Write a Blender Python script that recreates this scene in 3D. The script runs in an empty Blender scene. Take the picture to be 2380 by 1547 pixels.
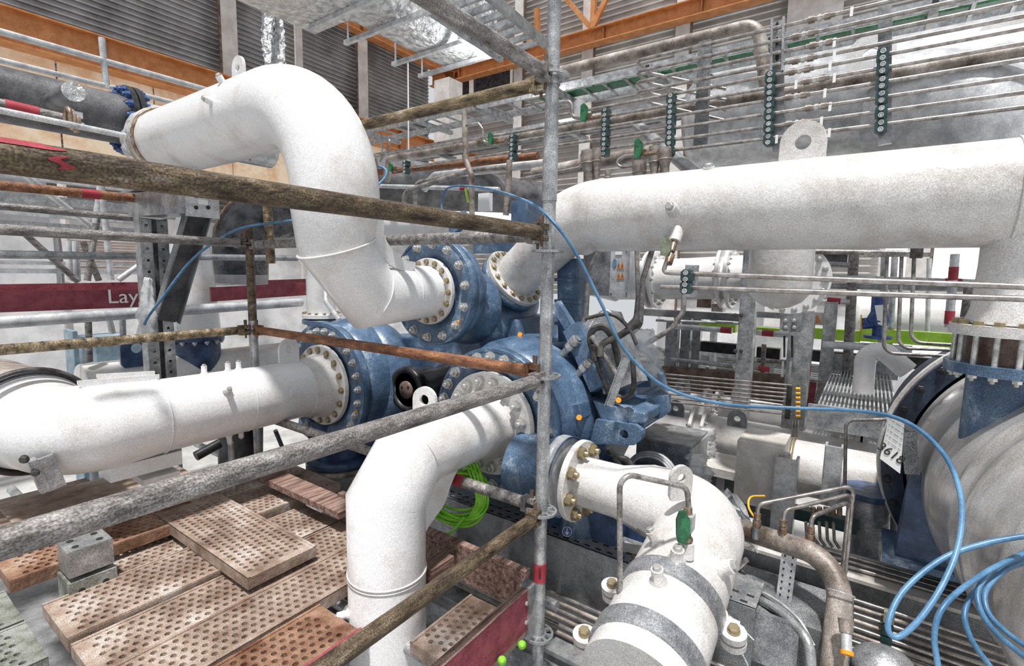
import bpy, bmesh, math, random
from mathutils import Vector, Matrix
random.seed(7)
C = bpy.context.scene.collection
S = bpy.context.scene
# ---------------------------------------------------------------- camera
F = 1176.0; CX, CY = 1190.0, 773.5
PITCH = math.radians(6.8); ROLL = .018; YAW = math.radians(35.1); CZ = 3.6
fh = Vector((math.cos(YAW), math.sin(YAW), 0)); r0 = Vector((math.sin(YAW), -math.cos(YAW), 0)); ZV = Vector((0, 0, 1))
FW = fh*math.cos(PITCH) - ZV*math.sin(PITCH); up0 = fh*math.sin(PITCH) + ZV*math.cos(PITCH)
RT = r0*math.cos(ROLL) + up0*math.sin(ROLL); UP = up0*math.cos(ROLL) - r0*math.sin(ROLL)
CP = Vector((0, 0, CZ))
cd = bpy.data.cameras.new('camera'); cam = bpy.data.objects.new('camera', cd); C.objects.link(cam)
m = Matrix((RT, UP, -FW)).transposed().to_4x4(); m.translation = CP
cam.matrix_world = m
cd.sensor_width = 36; cd.lens = F/2380*36; cd.clip_start = .02; cd.clip_end = 200
S.camera = cam
# ---------------------------------------------------------------- light
w = bpy.data.worlds.new('world'); S.world = w; w.use_nodes = True
bg = w.node_tree.nodes['Background']; bg.inputs[0].default_value = (.93, .96, 1, 1); bg.inputs[1].default_value = .62
def sun(name, strength, dirv, angle, col):
    l = bpy.data.lights.new(name, 'SUN'); l.energy = strength; l.angle = angle; l.color = col
    o = bpy.data.objects.new(name, l); C.objects.link(o)
    o.rotation_euler = Vector(dirv).to_track_quat('-Z', 'Y').to_euler()
sun('sun', 4.5, (.24, .13, -.95), math.radians(3), (1, .975, .95))
S.view_settings.view_transform = 'Standard'; S.view_settings.look = 'None'
S.view_settings.exposure = .15; S.view_settings.gamma = 1; S.view_settings.use_curve_mapping = False

# ---------------------------------------------------------------- geometry from sight lines
def ray(u, v): return FW + RT*((u-CX)/F) - UP*((v-CY)/F)
def at(u, v, x=None, y=None, z=None, d=None):
    D = ray(u, v)
    t = d if d is not None else x/D.x if x is not None else y/D.y if y is not None else (z-CZ)/D.z
    return CP + D*t
def X_at(u, y, z):            # point on a line along X (fixed y, z) that shows at column u
    a = FW*(u-CX) - RT*F      # (p-CP).a = 0
    return Vector((-(y*a.y + (z-CZ)*a.z)/a.x, y, z))
def Y_at(u, x, z):
    a = FW*(u-CX) - RT*F
    return Vector((x, -(x*a.x + (z-CZ)*a.z)/a.y, z))
def px(wd, d): return wd*d/F
def dep(p): return (p-CP).dot(FW)

# ---------------------------------------------------------------- materials
M = {}
def mat(name, c1, c2=None, scale=6, rough=.5, metal=0, bump=0, grain=.0, stretch=(1, 1, 1), c3=None, lo=.4, hi=.6, emit=None, spec=None, bscale=None, bdist=.01):
    m = bpy.data.materials.new(name); m.use_nodes = True; nt = m.node_tree; N = nt.nodes; L = nt.links
    b = N['Principled BSDF']; b.inputs['Roughness'].default_value = rough; b.inputs['Metallic'].default_value = metal
    if spec is not None: b.inputs['Specular IOR Level'].default_value = spec
    tc = N.new('ShaderNodeTexCoord'); mp = N.new('ShaderNodeMapping'); mp.inputs['Scale'].default_value = stretch
    L.new(tc.outputs['Object'], mp.inputs['Vector'])
    col = None
    if c2:
        n = N.new('ShaderNodeTexNoise'); n.inputs['Scale'].default_value = scale; n.inputs['Detail'].default_value = 9; n.inputs['Roughness'].default_value = .68
        L.new(mp.outputs[0], n.inputs['Vector'])
        r = N.new('ShaderNodeValToRGB'); e = r.color_ramp.elements
        e[0].position = lo; e[0].color = (*c1, 1); e[1].position = hi; e[1].color = (*c2, 1)
        if c3: q = e.new(min(hi+.12, .99)); q.color = (*c3, 1)
        L.new(n.outputs['Fac'], r.inputs['Fac']); col = r.outputs[0]
    if grain:
        g = N.new('ShaderNodeTexNoise'); g.inputs['Scale'].default_value = 260; g.inputs['Detail'].default_value = 2
        L.new(tc.outputs['Object'], g.inputs['Vector'])
        mr = N.new('ShaderNodeMapRange'); mr.inputs[1].default_value = .36; mr.inputs[2].default_value = .64; mr.inputs[3].default_value = 1-grain; mr.inputs[4].default_value = 1+grain*.6
        L.new(g.outputs['Fac'], mr.inputs[0])
        mx = N.new('ShaderNodeMix'); mx.data_type = 'RGBA'; mx.blend_type = 'MULTIPLY'; mx.inputs[0].default_value = 1
        if col: L.new(col, mx.inputs[6])
        else: mx.inputs[6].default_value = (*c1, 1)
        L.new(mr.outputs[0], mx.inputs[7]); col = mx.outputs[2]
    if col: L.new(col, b.inputs['Base Color'])
    else: b.inputs['Base Color'].default_value = (*c1, 1)
    if bump:
        n2 = N.new('ShaderNodeTexNoise'); n2.inputs['Scale'].default_value = bscale or 45; n2.inputs['Detail'].default_value = 6
        L.new(mp.outputs[0], n2.inputs['Vector'])
        bp = N.new('ShaderNodeBump'); bp.inputs['Strength'].default_value = bump; bp.inputs['Distance'].default_value = bdist
        L.new(n2.outputs['Fac'], bp.inputs['Height']); L.new(bp.outputs[0], b.inputs['Normal'])
    if emit:
        b.inputs['Emission Color'].default_value = (*c1, 1); b.inputs['Emission Strength'].default_value = emit
    if name == 'plastic_film': b.inputs['Alpha'].default_value = .55
    M[name] = m; return m
mat('white_paint', (.60, .565, .54), (.79, .79, .795), 3.0, .26, 0, .12, .2, lo=.33, hi=.50)
mat('white_dusty', (.40, .355, .32), (.60, .58, .56), 4.5, .36, 0, .2, .25, lo=.26, hi=.44, c3=(.71, .70, .69))
mat('fitting', (.22, .18, .15), (.50, .45, .41), 25, .3, .7, .1, .2)
mat('blue_paint', (.035, .075, .145), (.105, .175, .275), 7, .36, 0, .2, .5, lo=.32, hi=.56, c3=(.36, .44, .54))
mat('polished_cladding', (.40, .38, .36), (.74, .73, .72), 4, .24, .45, .12, .25, (1, .4, .4), lo=.3, hi=.55)
mat('dark_blue', (.02, .04, .09), (.06, .11, .22), 9, .4, 0, .2, .4)
mat('bolt_blue', (.02, .06, .2), (.05, .12, .3), 30, .4)
mat('galv', (.20, .21, .22), (.52, .53, .54), 14, .38, .55, .25, .35, lo=.32, hi=.62, c3=(.75, .76, .77))
mat('galv_light', (.45, .46, .48), (.72, .73, .74), 10, .35, .4, .15, .25)
mat('scaf_brown', (.022, .012, .007), (.17, .125, .075), 11, .5, .2, .5, .6, (1, 3, 3), c3=(.40, .37, .34), lo=.36, hi=.60)
mat('scaf_grey', (.06, .055, .052), (.30, .28, .27), 12, .55, .2, .5, .5, (1, 3, 3), c3=(.50, .49, .48), lo=.32, hi=.58)
mat('scaf_yellow', (.03, .018, .01), (.27, .20, .11), 9, .55, .1, .5, .5, (3, 1, 3), c3=(.50, .45, .40), lo=.36, hi=.56)
mat('rust_tube', (.10, .035, .018), (.34, .15, .07), 12, .65, .05, .4, .45, (3, 1, 3), c3=(.62, .36, .18), lo=.35, hi=.62)
mat('deck', (.14, .08, .05), (.40, .305, .245), 5, .6, .1, .3, .45, c3=(.60, .53, .48), lo=.34, hi=.54)
mat('deck_rust', (.12, .045, .02), (.34, .20, .13), 6, .65, .05, .35, .45, c3=(.48, .37, .30), lo=.36, hi=.56)
mat('deck_green', (.14, .15, .12), (.36, .37, .34), 7, .6, .1, .3, .4, c3=(.52, .52, .49))
mat('wood', (.12, .06, .045), (.40, .27, .22), 5, .75, 0, .5, .4, (1, 10, 10), c3=(.5, .40, .35))
mat('wood_x', (.09, .045, .035), (.34, .22, .18), 5, .75, 0, .5, .4, (10, 1, 10), c3=(.5, .40, .35))
mat('red_board', (.22, .035, .055), (.33, .07, .095), 16, .6, 0, .2, .4)
mat('red', (.30, .02, .035), (.40, .04, .06), 20, .5, 0, 0, .2)
mat('orange', (.50, .19, .055), (.66, .29, .11), 5, .55, 0, .1, .35)
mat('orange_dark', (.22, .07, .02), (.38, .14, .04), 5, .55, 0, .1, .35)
mat('peach', (.80, .50, .30), (.95, .78, .58), 2.5, .7, 0, .1, .12, lo=.38, hi=.55)
mat('cladding', (.20, .20, .21), (.50, .50, .51), 1.2, .5, .3, .0, .25, lo=.3, hi=.65)
mat('cladding_warm', (.36, .34, .32), (.62, .60, .58), 1.2, .55, .1, 0, .25, lo=.3, hi=.65)
mat('wall_white', (.62, .62, .63), (.90, .90, .91), 1.5, .7, 0, 0, .15)
mat('louvre', (.28, .20, .17), (.46, .36, .32), 3, .7, 0, 0, .2)
mat('column', (.60, .56, .53), (.78, .76, .74), 3, .6, 0, 0, .15)
mat('foil', (.50, .51, .52), (.96, .97, .98), 9, .22, .35, 1.0, .2, bscale=11, bdist=.12)
mat('navy', (.010, .016, .032), (.035, .05, .085), 9, .35, 0, .2, .4)
mat('foil_black', (.02, .022, .028), (.12, .12, .13), 5, .2, .5, 1.0, .2, bscale=9, bdist=.03)
mat('black', (.012, .012, .014), (.05, .05, .055), 10, .4, .2, .1, .3)
mat('dark_pipe', (.05, .05, .055), (.22, .22, .23), 4, .45, .3, .2, .5, lo=.35, hi=.65)
mat('brown_pipe', (.08, .055, .04), (.42, .37, .33), 5, .5, .2, .3, .35, c3=(.66, .62, .58), lo=.34, hi=.56)
mat('stainless', (.28, .25, .23), (.55, .52, .50), 20, .28, .8, .05, .15)
mat('conduit', (.16, .15, .145), (.42, .40, .38), 16, .4, .4, .2, .4)
mat('clamp_green', (.012, .04, .042), (.03, .075, .075), 20, .45, 0, .2, .3)
mat('valve_green', (.01, .08, .035), (.03, .20, .08), 20, .4, 0, .3, .3)
mat('olive', (.10, .12, .08), (.28, .30, .22), 20, .45, 0, .1, .3)
mat('lime', (.20, .62, .02), (.36, .82, .08), 12, .45, 0, .1, .2)
mat('lime_plank', (.30, .60, .02), (.55, .85, .12), 4, .6, 0, 0, .2)
mat('cable_blue', (.04, .13, .25), (.11, .25, .41), 8, .4, 0, .05, .15)
mat('cable_black', (.015, .014, .013), (.10, .095, .09), 12, .5, 0, .2, .3)
mat('bolt_gold', (.22, .17, .08), (.50, .42, .28), 25, .35, .6, .1, .2)
mat('bolt_zinc', (.40, .40, .38), (.72, .72, .70), 25, .3, .6, .1, .2)
mat('brass', (.20, .12, .075), (.46, .36, .27), 25, .35, .6, .1, .2)
mat('yellow', (.85, .42, .03), None, rough=.5)
mat('orange_plug', (.9, .32, .02), None, rough=.4)
mat('plastic_film', (.62, .64, .66), (.80, .81, .82), 12, .2, 0, 1.0, .1, bscale=22)
mat('steel_plate', (.24, .25, .27), (.55, .56, .58), 6, .35, .6, .3, .4)
mat('skid', (.10, .105, .11), (.36, .37, .38), 5, .5, .4, .3, .5, lo=.32, hi=.62)
mat('skid_white', (.50, .47, .43), (.76, .74, .71), 4, .5, .1, .2, .25)
mat('concrete', (.30, .30, .29), (.48, .48, .47), 1.2, .7, 0, .1, .12)
mat('tag_white', (.86, .86, .85), None, rough=.6)
mat('ink', (.02, .02, .02), None, rough=.6)
mat('blue_sign', (.02, .05, .22), None, rough=.5)
mat('warn', (.55, .22, .08), None, rough=.5)
mat('teal', (.12, .20, .26), (.30, .40, .47), 4, .4, 0, 0, .2)
mat('lamp', (1, 1, 1), None, emit=14)
mat('window_light', (1, 1, 1), None, emit=2.0)
mat('brake_brown', (.10, .06, .045), (.24, .17, .14), 12, .5, .2, .2, .3)

# ---------------------------------------------------------------- mesh builder
def basis(ax, hint=None):
    ax = Vector(ax).normalized(); h = Vector(hint) if hint else (ZV if abs(ax.z) < .9 else Vector((1, 0, 0)))
    a = h.cross(ax)
    if a.length < 1e-5: a = Vector((0, 1, 0)).cross(ax)
    a.normalize(); return a, ax.cross(a).normalized(), ax
class MB:
    def __init__(s): s.v = []; s.f = []; s.sm = []
    def add(s, vs, fs, smooth=False):
        k = len(s.v); s.v += [Vector(p) for p in vs]; s.f += [tuple(i+k for i in f) for f in fs]; s.sm += [smooth]*len(fs); return s
    def box(s, c, size, ax=None, ay=None):
        c = Vector(c); X = Vector(ax or (1, 0, 0)).normalized(); Y = Vector(ay or (0, 1, 0)); Y = (Y-X*Y.dot(X)).normalized(); Z = X.cross(Y)
        a, b, d = size[0]/2, size[1]/2, size[2]/2
        vs = [c+X*(i*a)+Y*(j*b)+Z*(k*d) for k in (-1, 1) for j in (-1, 1) for i in (-1, 1)]
        return s.add(vs, [(0, 2, 3, 1), (4, 5, 7, 6), (0, 1, 5, 4), (2, 6, 7, 3), (0, 4, 6, 2), (1, 3, 7, 5)])
    def beam(s, p, q, w, h, hint=None):
        p, q = Vector(p), Vector(q); a, b, t = basis(q-p, hint); return s.box((p+q)/2, ((q-p).length, w, h), t, a)
    def prism(s, out, o, ax, ay, t, hole=None):
        """outline in the plane ax, ay, extruded by t along ax x ay, centred"""
        o = Vector(o); X = Vector(ax).normalized(); Y = Vector(ay); Y = (Y-X*Y.dot(X)).normalized(); Z = X.cross(Y); n = len(out)
        P = lambda q, k: o+X*q[0]+Y*q[1]+Z*(k*t/2)
        if not hole:
            s.add([P(q, -1) for q in out]+[P(q, 1) for q in out], [tuple(range(n-1, -1, -1)), tuple(range(n, 2*n))]+[(i, (i+1) % n, (i+1) % n+n, i+n) for i in range(n)])
        else:
            vs = [P(q, k) for k in (-1, 1) for q in out]+[P(q, k) for k in (-1, 1) for q in hole]; fs = []
            for i in range(n):
                j = (i+1) % n
                fs += [(i, j, j+n, i+n), (2*n+j, 2*n+i, 3*n+i, 3*n+j), (j, i, 2*n+i, 2*n+j), (n+i, n+j, 3*n+j, 3*n+i)]
            s.add(vs, fs)
        return s
    def lathe(s, prof, o, ax, seg=48, smooth=True, close=False):
        """prof = [(h, r)...] along ax from o"""
        a, b, t = basis(ax); o = Vector(o); vs = []; fs = []; n = len(prof)
        for h, r in prof:
            for i in range(seg):
                g = 2*math.pi*i/seg; vs.append(o+t*h+a*(r*math.cos(g))+b*(r*math.sin(g)))
        rng = range(n if close else n-1)
        for k in rng:
            k2 = (k+1) % n
            for i in range(seg):
                j = (i+1) % seg; fs.append((k*seg+i, k*seg+j, k2*seg+j, k2*seg+i))
        s.add(vs, fs, smooth)
        if not close:
            for k, fl in ((0, True), (n-1, False)):
                if prof[k][1] > 1e-6:
                    f = tuple(range(seg)); base = [vs[k*seg+i] for i in f]
                    s.add(base, [f[::-1] if fl else f])
        return s
    def cyl(s, p, q, r, seg=16, r2=None):
        p, q = Vector(p), Vector(q); return s.lathe([(0, r), ((q-p).length, r if r2 is None else r2)], p, q-p, seg)
    def tube(s, pts, r, seg=16, caps=True, closed=False):
        pts = [Vector(p) for p in pts]; n = len(pts); R = r if isinstance(r, (list, tuple)) else [r]*n
        T = []
        for i in range(n):
            if closed: t = (pts[(i+1) % n]-pts[i-1])
            elif i == 0: t = pts[1]-pts[0]
            elif i == n-1: t = pts[-1]-pts[-2]
            else: t = (pts[i+1]-pts[i]).normalized()+(pts[i]-pts[i-1]).normalized()
            T.append(t.normalized())
        a, b, _ = basis(T[0]); vs = []
        for i in range(n):
            if i:
                a = (a-T[i]*a.dot(T[i]));
                a.normalize()
            b = T[i].cross(a)
            sc = 1.0
            if 0 < i < n-1 and not closed:
                c = T[i].dot((pts[i+1]-pts[i]).normalized()); sc = 1/max(c, .5)
                # mitre: stretch in the bend plane
                bd = (pts[i+1]-pts[i]).normalized()-(pts[i]-pts[i-1]).normalized()
            for k in range(seg):
                g = 2*math.pi*k/seg; off = a*math.cos(g)+b*math.sin(g)
                if sc > 1.001 and bd.length > 1e-6:
                    e = bd.normalized(); off = off+e*(off.dot(e)*(sc-1))
                vs.append(pts[i]+off*R[i])
        fs = []
        for i in range(n if closed else n-1):
            i2 = (i+1) % n
            for k in range(seg):
                j = (k+1) % seg; fs.append((i*seg+k, i*seg+j, i2*seg+j, i2*seg+k))
        s.add(vs, fs, True)
        if caps and not closed:
            f = tuple(range(seg)); s.add(vs[:seg], [f[::-1]]); s.add(vs[-seg:], [f])
        return s
    def torus(s, o, ax, R, r, seg=40, sg=10):
        a, b, t = basis(ax); return s.tube([Vector(o)+a*(R*math.cos(2*math.pi*i/seg))+b*(R*math.sin(2*math.pi*i/seg)) for i in range(seg)], r, sg, closed=True)
    def plane(s, pts): return s.add(pts, [tuple(range(len(pts)))])
    def build(s, name, material, parent=None, label=None, cat=None, group=None, kind=None, mat2=None, k2=0):
        me = bpy.data.meshes.new(name)
        if parent is not None: o0 = Vector(parent.get('_o', (0, 0, 0)))
        else:
            lo = [min(p[i] for p in s.v) for i in range(3)]; hi = [max(p[i] for p in s.v) for i in range(3)]
            o0 = Vector(((lo[0]+hi[0])/2, (lo[1]+hi[1])/2, lo[2]))
        me.from_pydata([p-o0 for p in s.v], [], s.f); me.polygons.foreach_set('use_smooth', s.sm); me.update()
        me.materials.append(M[material])
        if mat2:
            me.materials.append(M[mat2])
            for p_ in list(me.polygons)[k2:]: p_.material_index = 1
        o = bpy.data.objects.new(name, me); C.objects.link(o)
        if parent is not None: o.parent = parent
        else: o.location = o0
        o['_o'] = tuple(o0)
        tag(o, label, cat, group, kind); return o
def tag(o, label=None, cat=None, group=None, kind=None):
    if label: o['label'] = label
    if cat: o['category'] = cat
    if group: o['group'] = group
    if kind: o['kind'] = kind
    return o
def thing(name, label, cat, loc, group=None):
    o = bpy.data.objects.new(name, None); C.objects.link(o); o.location = Vector(loc); o.empty_display_size = .05
    o['_o'] = tuple(Vector(loc)); return tag(o, label, cat, group)
def fillet(pts, rad, n=8, R=None):
    pts = [Vector(p) for p in pts]; out = [pts[0]]; rr = [R[0]] if R else None
    for i in range(1, len(pts)-1):
        a, b, c = pts[i-1], pts[i], pts[i+1]; rd = rad[i-1] if isinstance(rad, (list, tuple)) else rad
        u = (a-b).normalized(); v = (c-b).normalized(); ang = u.angle(v)
        if ang > math.pi-.02: out.append(b); rr and rr.append(R[i]); continue
        tl = min(rd/math.tan(ang/2), (a-b).length*.49 if i > 1 else (a-b).length*.98, (c-b).length*.49 if i < len(pts)-2 else (c-b).length*.98); rd2 = tl*math.tan(ang/2)
        cen = b+(u+v).normalized()*(rd2/math.sin(ang/2)); s0 = b+u*tl-cen; s1 = b+v*tl-cen
        tot = s0.angle(s1)
        for k in range(n+1):
            t = k/n; out.append(cen+(s0*math.sin((1-t)*tot)+s1*math.sin(t*tot))/math.sin(tot)); rr is not None and rr.append(R[i])
    out.append(pts[-1])
    if R: rr.append(R[-1]); return out, rr
    return out
def catmull(pts, n=10):
    pts = [Vector(p) for p in pts]; P = [pts[0]*2-pts[1]]+pts+[pts[-1]*2-pts[-2]]; out = []
    for i in range(1, len(P)-2):
        for k in range(n):
            t = k/n; a, b, c, d = P[i-1:i+3]
            out.append(((b*2)+(c-a)*t+(a*2-b*5+c*4-d)*t*t+(b*3-a-c*3+d)*t**3)/2)
    out.append(pts[-1]); return out
# shared small meshes: local z is the outward axis, unit = across-flats radius 1
def _tmpl(name, fn, material):
    mb = MB(); fn(mb); me = bpy.data.meshes.new(name); me.from_pydata(mb.v, [], mb.f); me.polygons.foreach_set('use_smooth', mb.sm); me.materials.append(M[material]); return me
def _bolt(mb):
    mb.lathe([(0, 1.25), (.18, 1.25)], (0, 0, 0), (0, 0, 1), 14, False); mb.lathe([(.18, 1.1), (.95, 1.1), (1.08, .92)], (0, 0, 0), (0, 0, 1), 6, False)
def _nut(mb):
    mb.lathe([(0, 1.25), (.18, 1.25)], (0, 0, 0), (0, 0, 1), 14, False); mb.lathe([(.18, 1.1), (1.0, 1.1), (1.12, .95)], (0, 0, 0), (0, 0, 1), 6, False); mb.lathe([(1.0, .55), (1.75, .55), (1.85, .42)], (0, 0, 0), (0, 0, 1), 10)
TM = {}
def fastener(parent, kind, material, p, ax, size, name=None):
    k = (kind, material)
    if k not in TM: TM[k] = _tmpl(kind, _bolt if kind == 'bolt' else _nut, material)
    o = bpy.data.objects.new(name or kind, TM[k]); C.objects.link(o); o.parent = parent
    a, b, t = basis(ax, (.3, .5, .8)); mt = Matrix((a*size, b*size, t*size)).transposed().to_4x4(); mt.translation = Vector(p)-Vector(parent['_o'])
    o.matrix_local = mt; return o
def bolt_ring(parent, kind, material, o, ax, R, n, size, off=0, skip=()):
    a, b, t = basis(ax)
    for i in range(n):
        if i in skip: continue
        g = 2*math.pi*(i+off)/n; fastener(parent, kind, material, Vector(o)+a*(R*math.cos(g))+b*(R*math.sin(g)), ax, size)
def lug(parent, p, up, ax, w, h, t, material, rh=None, name='lifting_lug', label=None):
    """plate with rounded head and an eye; foot at p, grows along up, thickness along ax x up"""
    n = 28; X = Vector(ax); out = []; r = w/2; rh = rh or r*.42; hc = h-r
    for i in range(n):
        g = 2*math.pi*i/n; c, s_ = math.cos(g), math.sin(g)
        if s_ >= 0: out.append((r*c, hc+r*s_))
        else:
            k = max(abs(c), abs(s_)); out.append((r*c/k, hc+(s_/k)*(hc)))
    hole = [(rh*math.cos(2*math.pi*i/n), hc+rh*math.sin(2*math.pi*i/n)) for i in range(n)]
    mb = MB().prism(out, p, X, up, t, hole)
    if parent is None: return mb
    return mb.build(name, material, parent, label=label)
X1, Y0, Y1 = 1.6125, .978, 3.08
UX, UY, UZ = Vector((1, 0, 0)), Vector((0, 1, 0)), Vector((0, 0, 1))
SR = .02415
# ================================================================ THE SETTING
XW, YW = 13.0, 12.4
def corrugated(p0, along, length, z0, z1, pitch, depth, out, name, material):
    """siding with horizontal ribs"""
    mb = MB(); n = int((z1-z0)/pitch); prof = []
    for i in range(n):
        z = z0+i*pitch; prof += [(0, z), (0, z+pitch*.62), (depth, z+pitch*.66), (depth, z+pitch*.86)]
    vs = []; al = Vector(along); ou = Vector(out)
    for e in (0, length):
        for d, z in prof: vs.append(Vector(p0)+al*e+ou*d+UZ*(z-Vector(p0).z))
    k = len(prof); fs = [(i, i+1, k+i+1, k+i) for i in range(k-1)]
    mb.add(vs, fs); return mb.build(name, material, kind='structure')
corrugated((-6, YW, 4.6), (1, 0, 0), 18.6, 4.6, 13.5, .11, .05, (0, -1, 0), 'wall_left', 'cladding')
corrugated((XW, -12, 3.0), (0, 1, 0), 24.4, 3.0, 16, .15, .055, (-1, 0, 0), 'wall_right', 'cladding_warm')
MB().box((3.3, YW+.1, 2.3), (18.6, .15, 4.6)).build('wall_left', 'wall_white', kind='structure')
MB().box((XW+.1, -4.2, 1.5), (.15, 17.4, 3.0)).build('wall_right', 'wall_white', kind='structure')
MB().box((3, 2, -.05), (24, 26, .1)).build('floor', 'concrete', kind='structure')
# columns of the hall
def hall_column(p, w, dpt, z0, z1, label, horiz, brown=True):
    t = thing('hall_column', label, 'column', (p[0], p[1], z0)); h = Vector(horiz); n = Vector((h.y, -h.x, 0))
    if h.x: n = Vector((0, -1, 0))
    else: n = Vector((-1, 0, 0))
    P = Vector((p[0], p[1], (z0+z1)/2))
    MB().box(P+n*dpt/2, (w, .02, z1-z0), h, n).build('flange_plate', 'column', t)
    MB().box(P, (.02, dpt, z1-z0), h, n).build('web', 'orange_dark' if brown else 'column', t)
    if brown: MB().box(P+h*(-w/2-.02)+n*dpt/2, (.05, .04, z1-z0), h, n).build('edge_strip', 'brake_brown', t)
    return t
for u, v, wd, lb in ((528, 100, 34, 'white and brown steel column of the left hall wall, beside the white foil sheet'), (838, 200, 26, 'white and brown steel column on the dark ribbed wall right of the white pipe bend'), (690, 100, 14, 'thin grey post on the ribbed wall beside the hanging foil sheet')):
    p = at(u, v, y=YW-.25); hall_column((p.x, p.y), px(wd, dep(p))*1.1, .2, 3.2, 13.4, lb, (1, 0, 0), brown=wd > 20)
for u, v, wd, lb in ((1372, 100, 24, 'pinkish white column on the right wall just right of the standing scaffold pole'), (1590, 100, 27, 'pinkish white column on the right wall above the grey bent pipe'), (1895, 30, 90, 'broad pale column on the right wall behind the tube fittings'), (2190, 90, 36, 'pale column on the right wall behind the right tube rack'), (1212, 100, 20, 'slim pale column at the corner seen left of the scaffold pole')):
    p = at(u, v, x=XW-.3); hall_column((p.x, p.y), px(wd, dep(p))*1.25, .25, 2.5, 13.9, lb, (0, 1, 0), brown=wd < 60)
# I beam helper
def ibeam(p, q, h, w, t=.02, up=UZ):
    p, q = Vector(p), Vector(q); d = (q-p).normalized(); s_ = up.cross(d).normalized(); c = (p+q)/2; L = (q-p).length
    mb = MB(); mb.box(c, (L, t, h), d, s_)
    for k in (-1, 1): mb.box(c+up*(k*h/2), (L, w, t*1.3), d, s_)
    return mb
def tbeam(name, label, p, q, h, w, mt, stiff=0, kind_mat=None):
    t = thing(name, label, 'beam', p); ibeam(p, q, h, w).build('beam_body', mt, t)
    d = (Vector(q)-Vector(p)); s_ = UZ.cross(d.normalized())
    for i in range(stiff):
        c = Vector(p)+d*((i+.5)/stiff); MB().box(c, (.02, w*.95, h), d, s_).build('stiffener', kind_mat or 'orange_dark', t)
    return t
YB = 10.4
zt = at(300, 110, y=YB).z; zb = at(300, 180, y=YB).z
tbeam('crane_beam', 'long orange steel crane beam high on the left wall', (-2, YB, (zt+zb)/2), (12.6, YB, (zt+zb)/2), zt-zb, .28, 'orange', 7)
# peach wall panels under the beam
mb = MB(); z1 = zb+.25; z0 = z1-2.0
tp = thing('wall_panel_row', 'pale peach translucent wall panels below the orange crane beam', 'wall panel', (0, YB+.5, z0))
for i in range(9):
    MB().box((-2+i*1.35, YB+.5, (z0+z1)/2), (1.32, .04, z1-z0)).build('panel', 'peach', tp)
# upper orange beam in the upper left, along X, behind foil duct
q = at(860, 70, y=YW-.6); z = q.z
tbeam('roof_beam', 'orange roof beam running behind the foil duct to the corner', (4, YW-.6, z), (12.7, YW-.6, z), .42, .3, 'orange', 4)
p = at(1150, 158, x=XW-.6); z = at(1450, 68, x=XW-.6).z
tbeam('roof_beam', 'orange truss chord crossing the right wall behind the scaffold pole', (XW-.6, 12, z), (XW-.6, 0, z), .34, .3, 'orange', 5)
tr = thing('roof_truss', 'orange diagonal truss braces meeting above the chord right of the pole', 'truss', (XW-.65, 6.5, z))
for a_, b_ in (((1310, -10), (1376, 68)), ((1376, 68), (1412, -10)), ((1378, 66), (1381, -10)), ((1248, 20), (1250, 100)), ((1205, 40), (1240, 112))):
    MB().beam(at(*a_, x=XW-.7), at(*b_, x=XW-.65), .12, .12).build('brace', 'orange', tr)
p = at(1040, 230, x=12.3, ); 
tbeam('corner_beam', 'rusty orange stub beam in the hall corner beside the white cabinet', at(1035, 195, y=11.4), at(1055, 190, y=10.9), .6, .4, 'orange_dark')
# white cabinet + dark window in the corner
t = thing('wall_cabinet', 'tall white box cabinet standing in the far hall corner', 'cabinet', at(1045, 330, y=9.6)-UZ*.5)
c = at(1042, 258, y=9.8); wv = px(46, dep(c)); MB().box(c-UZ*.3, (wv, wv, px(180, dep(c)))).build('body', 'column', t)
MB().box(c-UZ*.3+UY*(-wv/2-.01)+UZ*.55, (wv*.3, .02, .03)).build('handle', 'ink', t)
for k, (u0, u1, v0, v1) in enumerate(((1062, 1095, 176, 225), (1100, 1190, 160, 210))):
    a_ = at(u0, v0, x=12.85); b_ = at(u1, v1, x=12.85)
    c = (a_+b_)/2; wn = thing('window_%d' % (k+1), None, None, c); wn['kind'] = 'structure'
    MB().box(c, (.03, abs(a_.y-b_.y), abs(a_.z-b_.z))).build('pane', 'black', wn)
    for e in (-1, 1):
        MB().box(c+UY*e*abs(a_.y-b_.y)/2-UX*.03, (.06, .07, abs(a_.z-b_.z)+.1)).build('frame', 'column', wn)
        MB().box(c+UZ*e*abs(a_.z-b_.z)/2-UX*.03, (.06, abs(a_.y-b_.y), .07)).build('frame', 'column', wn)
# bright window on the right wall below the big pipe
c = at(2190, 650, x=XW-.2); wn = thing('window_3', None, None, c); wn['kind'] = 'structure'
MB().box(c, (.03, 1.9, 3.2)).build('pane', 'window_light', wn)
for e in (-1, 1):
    MB().box(c+UY*e*.98-UX*.04, (.08, .1, 3.4)).build('frame', 'column', wn); MB().box(c+UZ*e*1.65-UX*.04, (.08, 2, .1)).build('frame', 'column', wn)

# ================================================================ FOIL DUCT
zd = 6.35
a_ = at(690, 40, z=zd); b_ = at(1008, 172, z=zd); c_ = at(1140, 128, z=zd)
ya_, yb_ = b_.y, c_.y; xe = (b_.x+c_.x)/2; xs = a_.x-2.2
duct = thing('ventilation_duct', 'large oval duct wrapped in crinkled silver foil below the roof', 'duct', (xs, (ya_+yb_)/2, zd))
hw = abs(ya_-yb_)/2; hh = .42; ym = (ya_+yb_)/2
def oval(x, sc=1):
    o = []
    for i in range(40):
        g = 2*math.pi*i/40; cc, ss = math.cos(g), math.sin(g)
        o.append(Vector((x, ym+sc*(math.copysign(hw-hh*.9, cc)+hh*.9*cc), zd+hh+sc*hh*ss)))
    return o
rg = [oval(xs+(xe-xs)*i/30, 1+.012*math.sin(i*2.1)) for i in range(31)]
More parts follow.
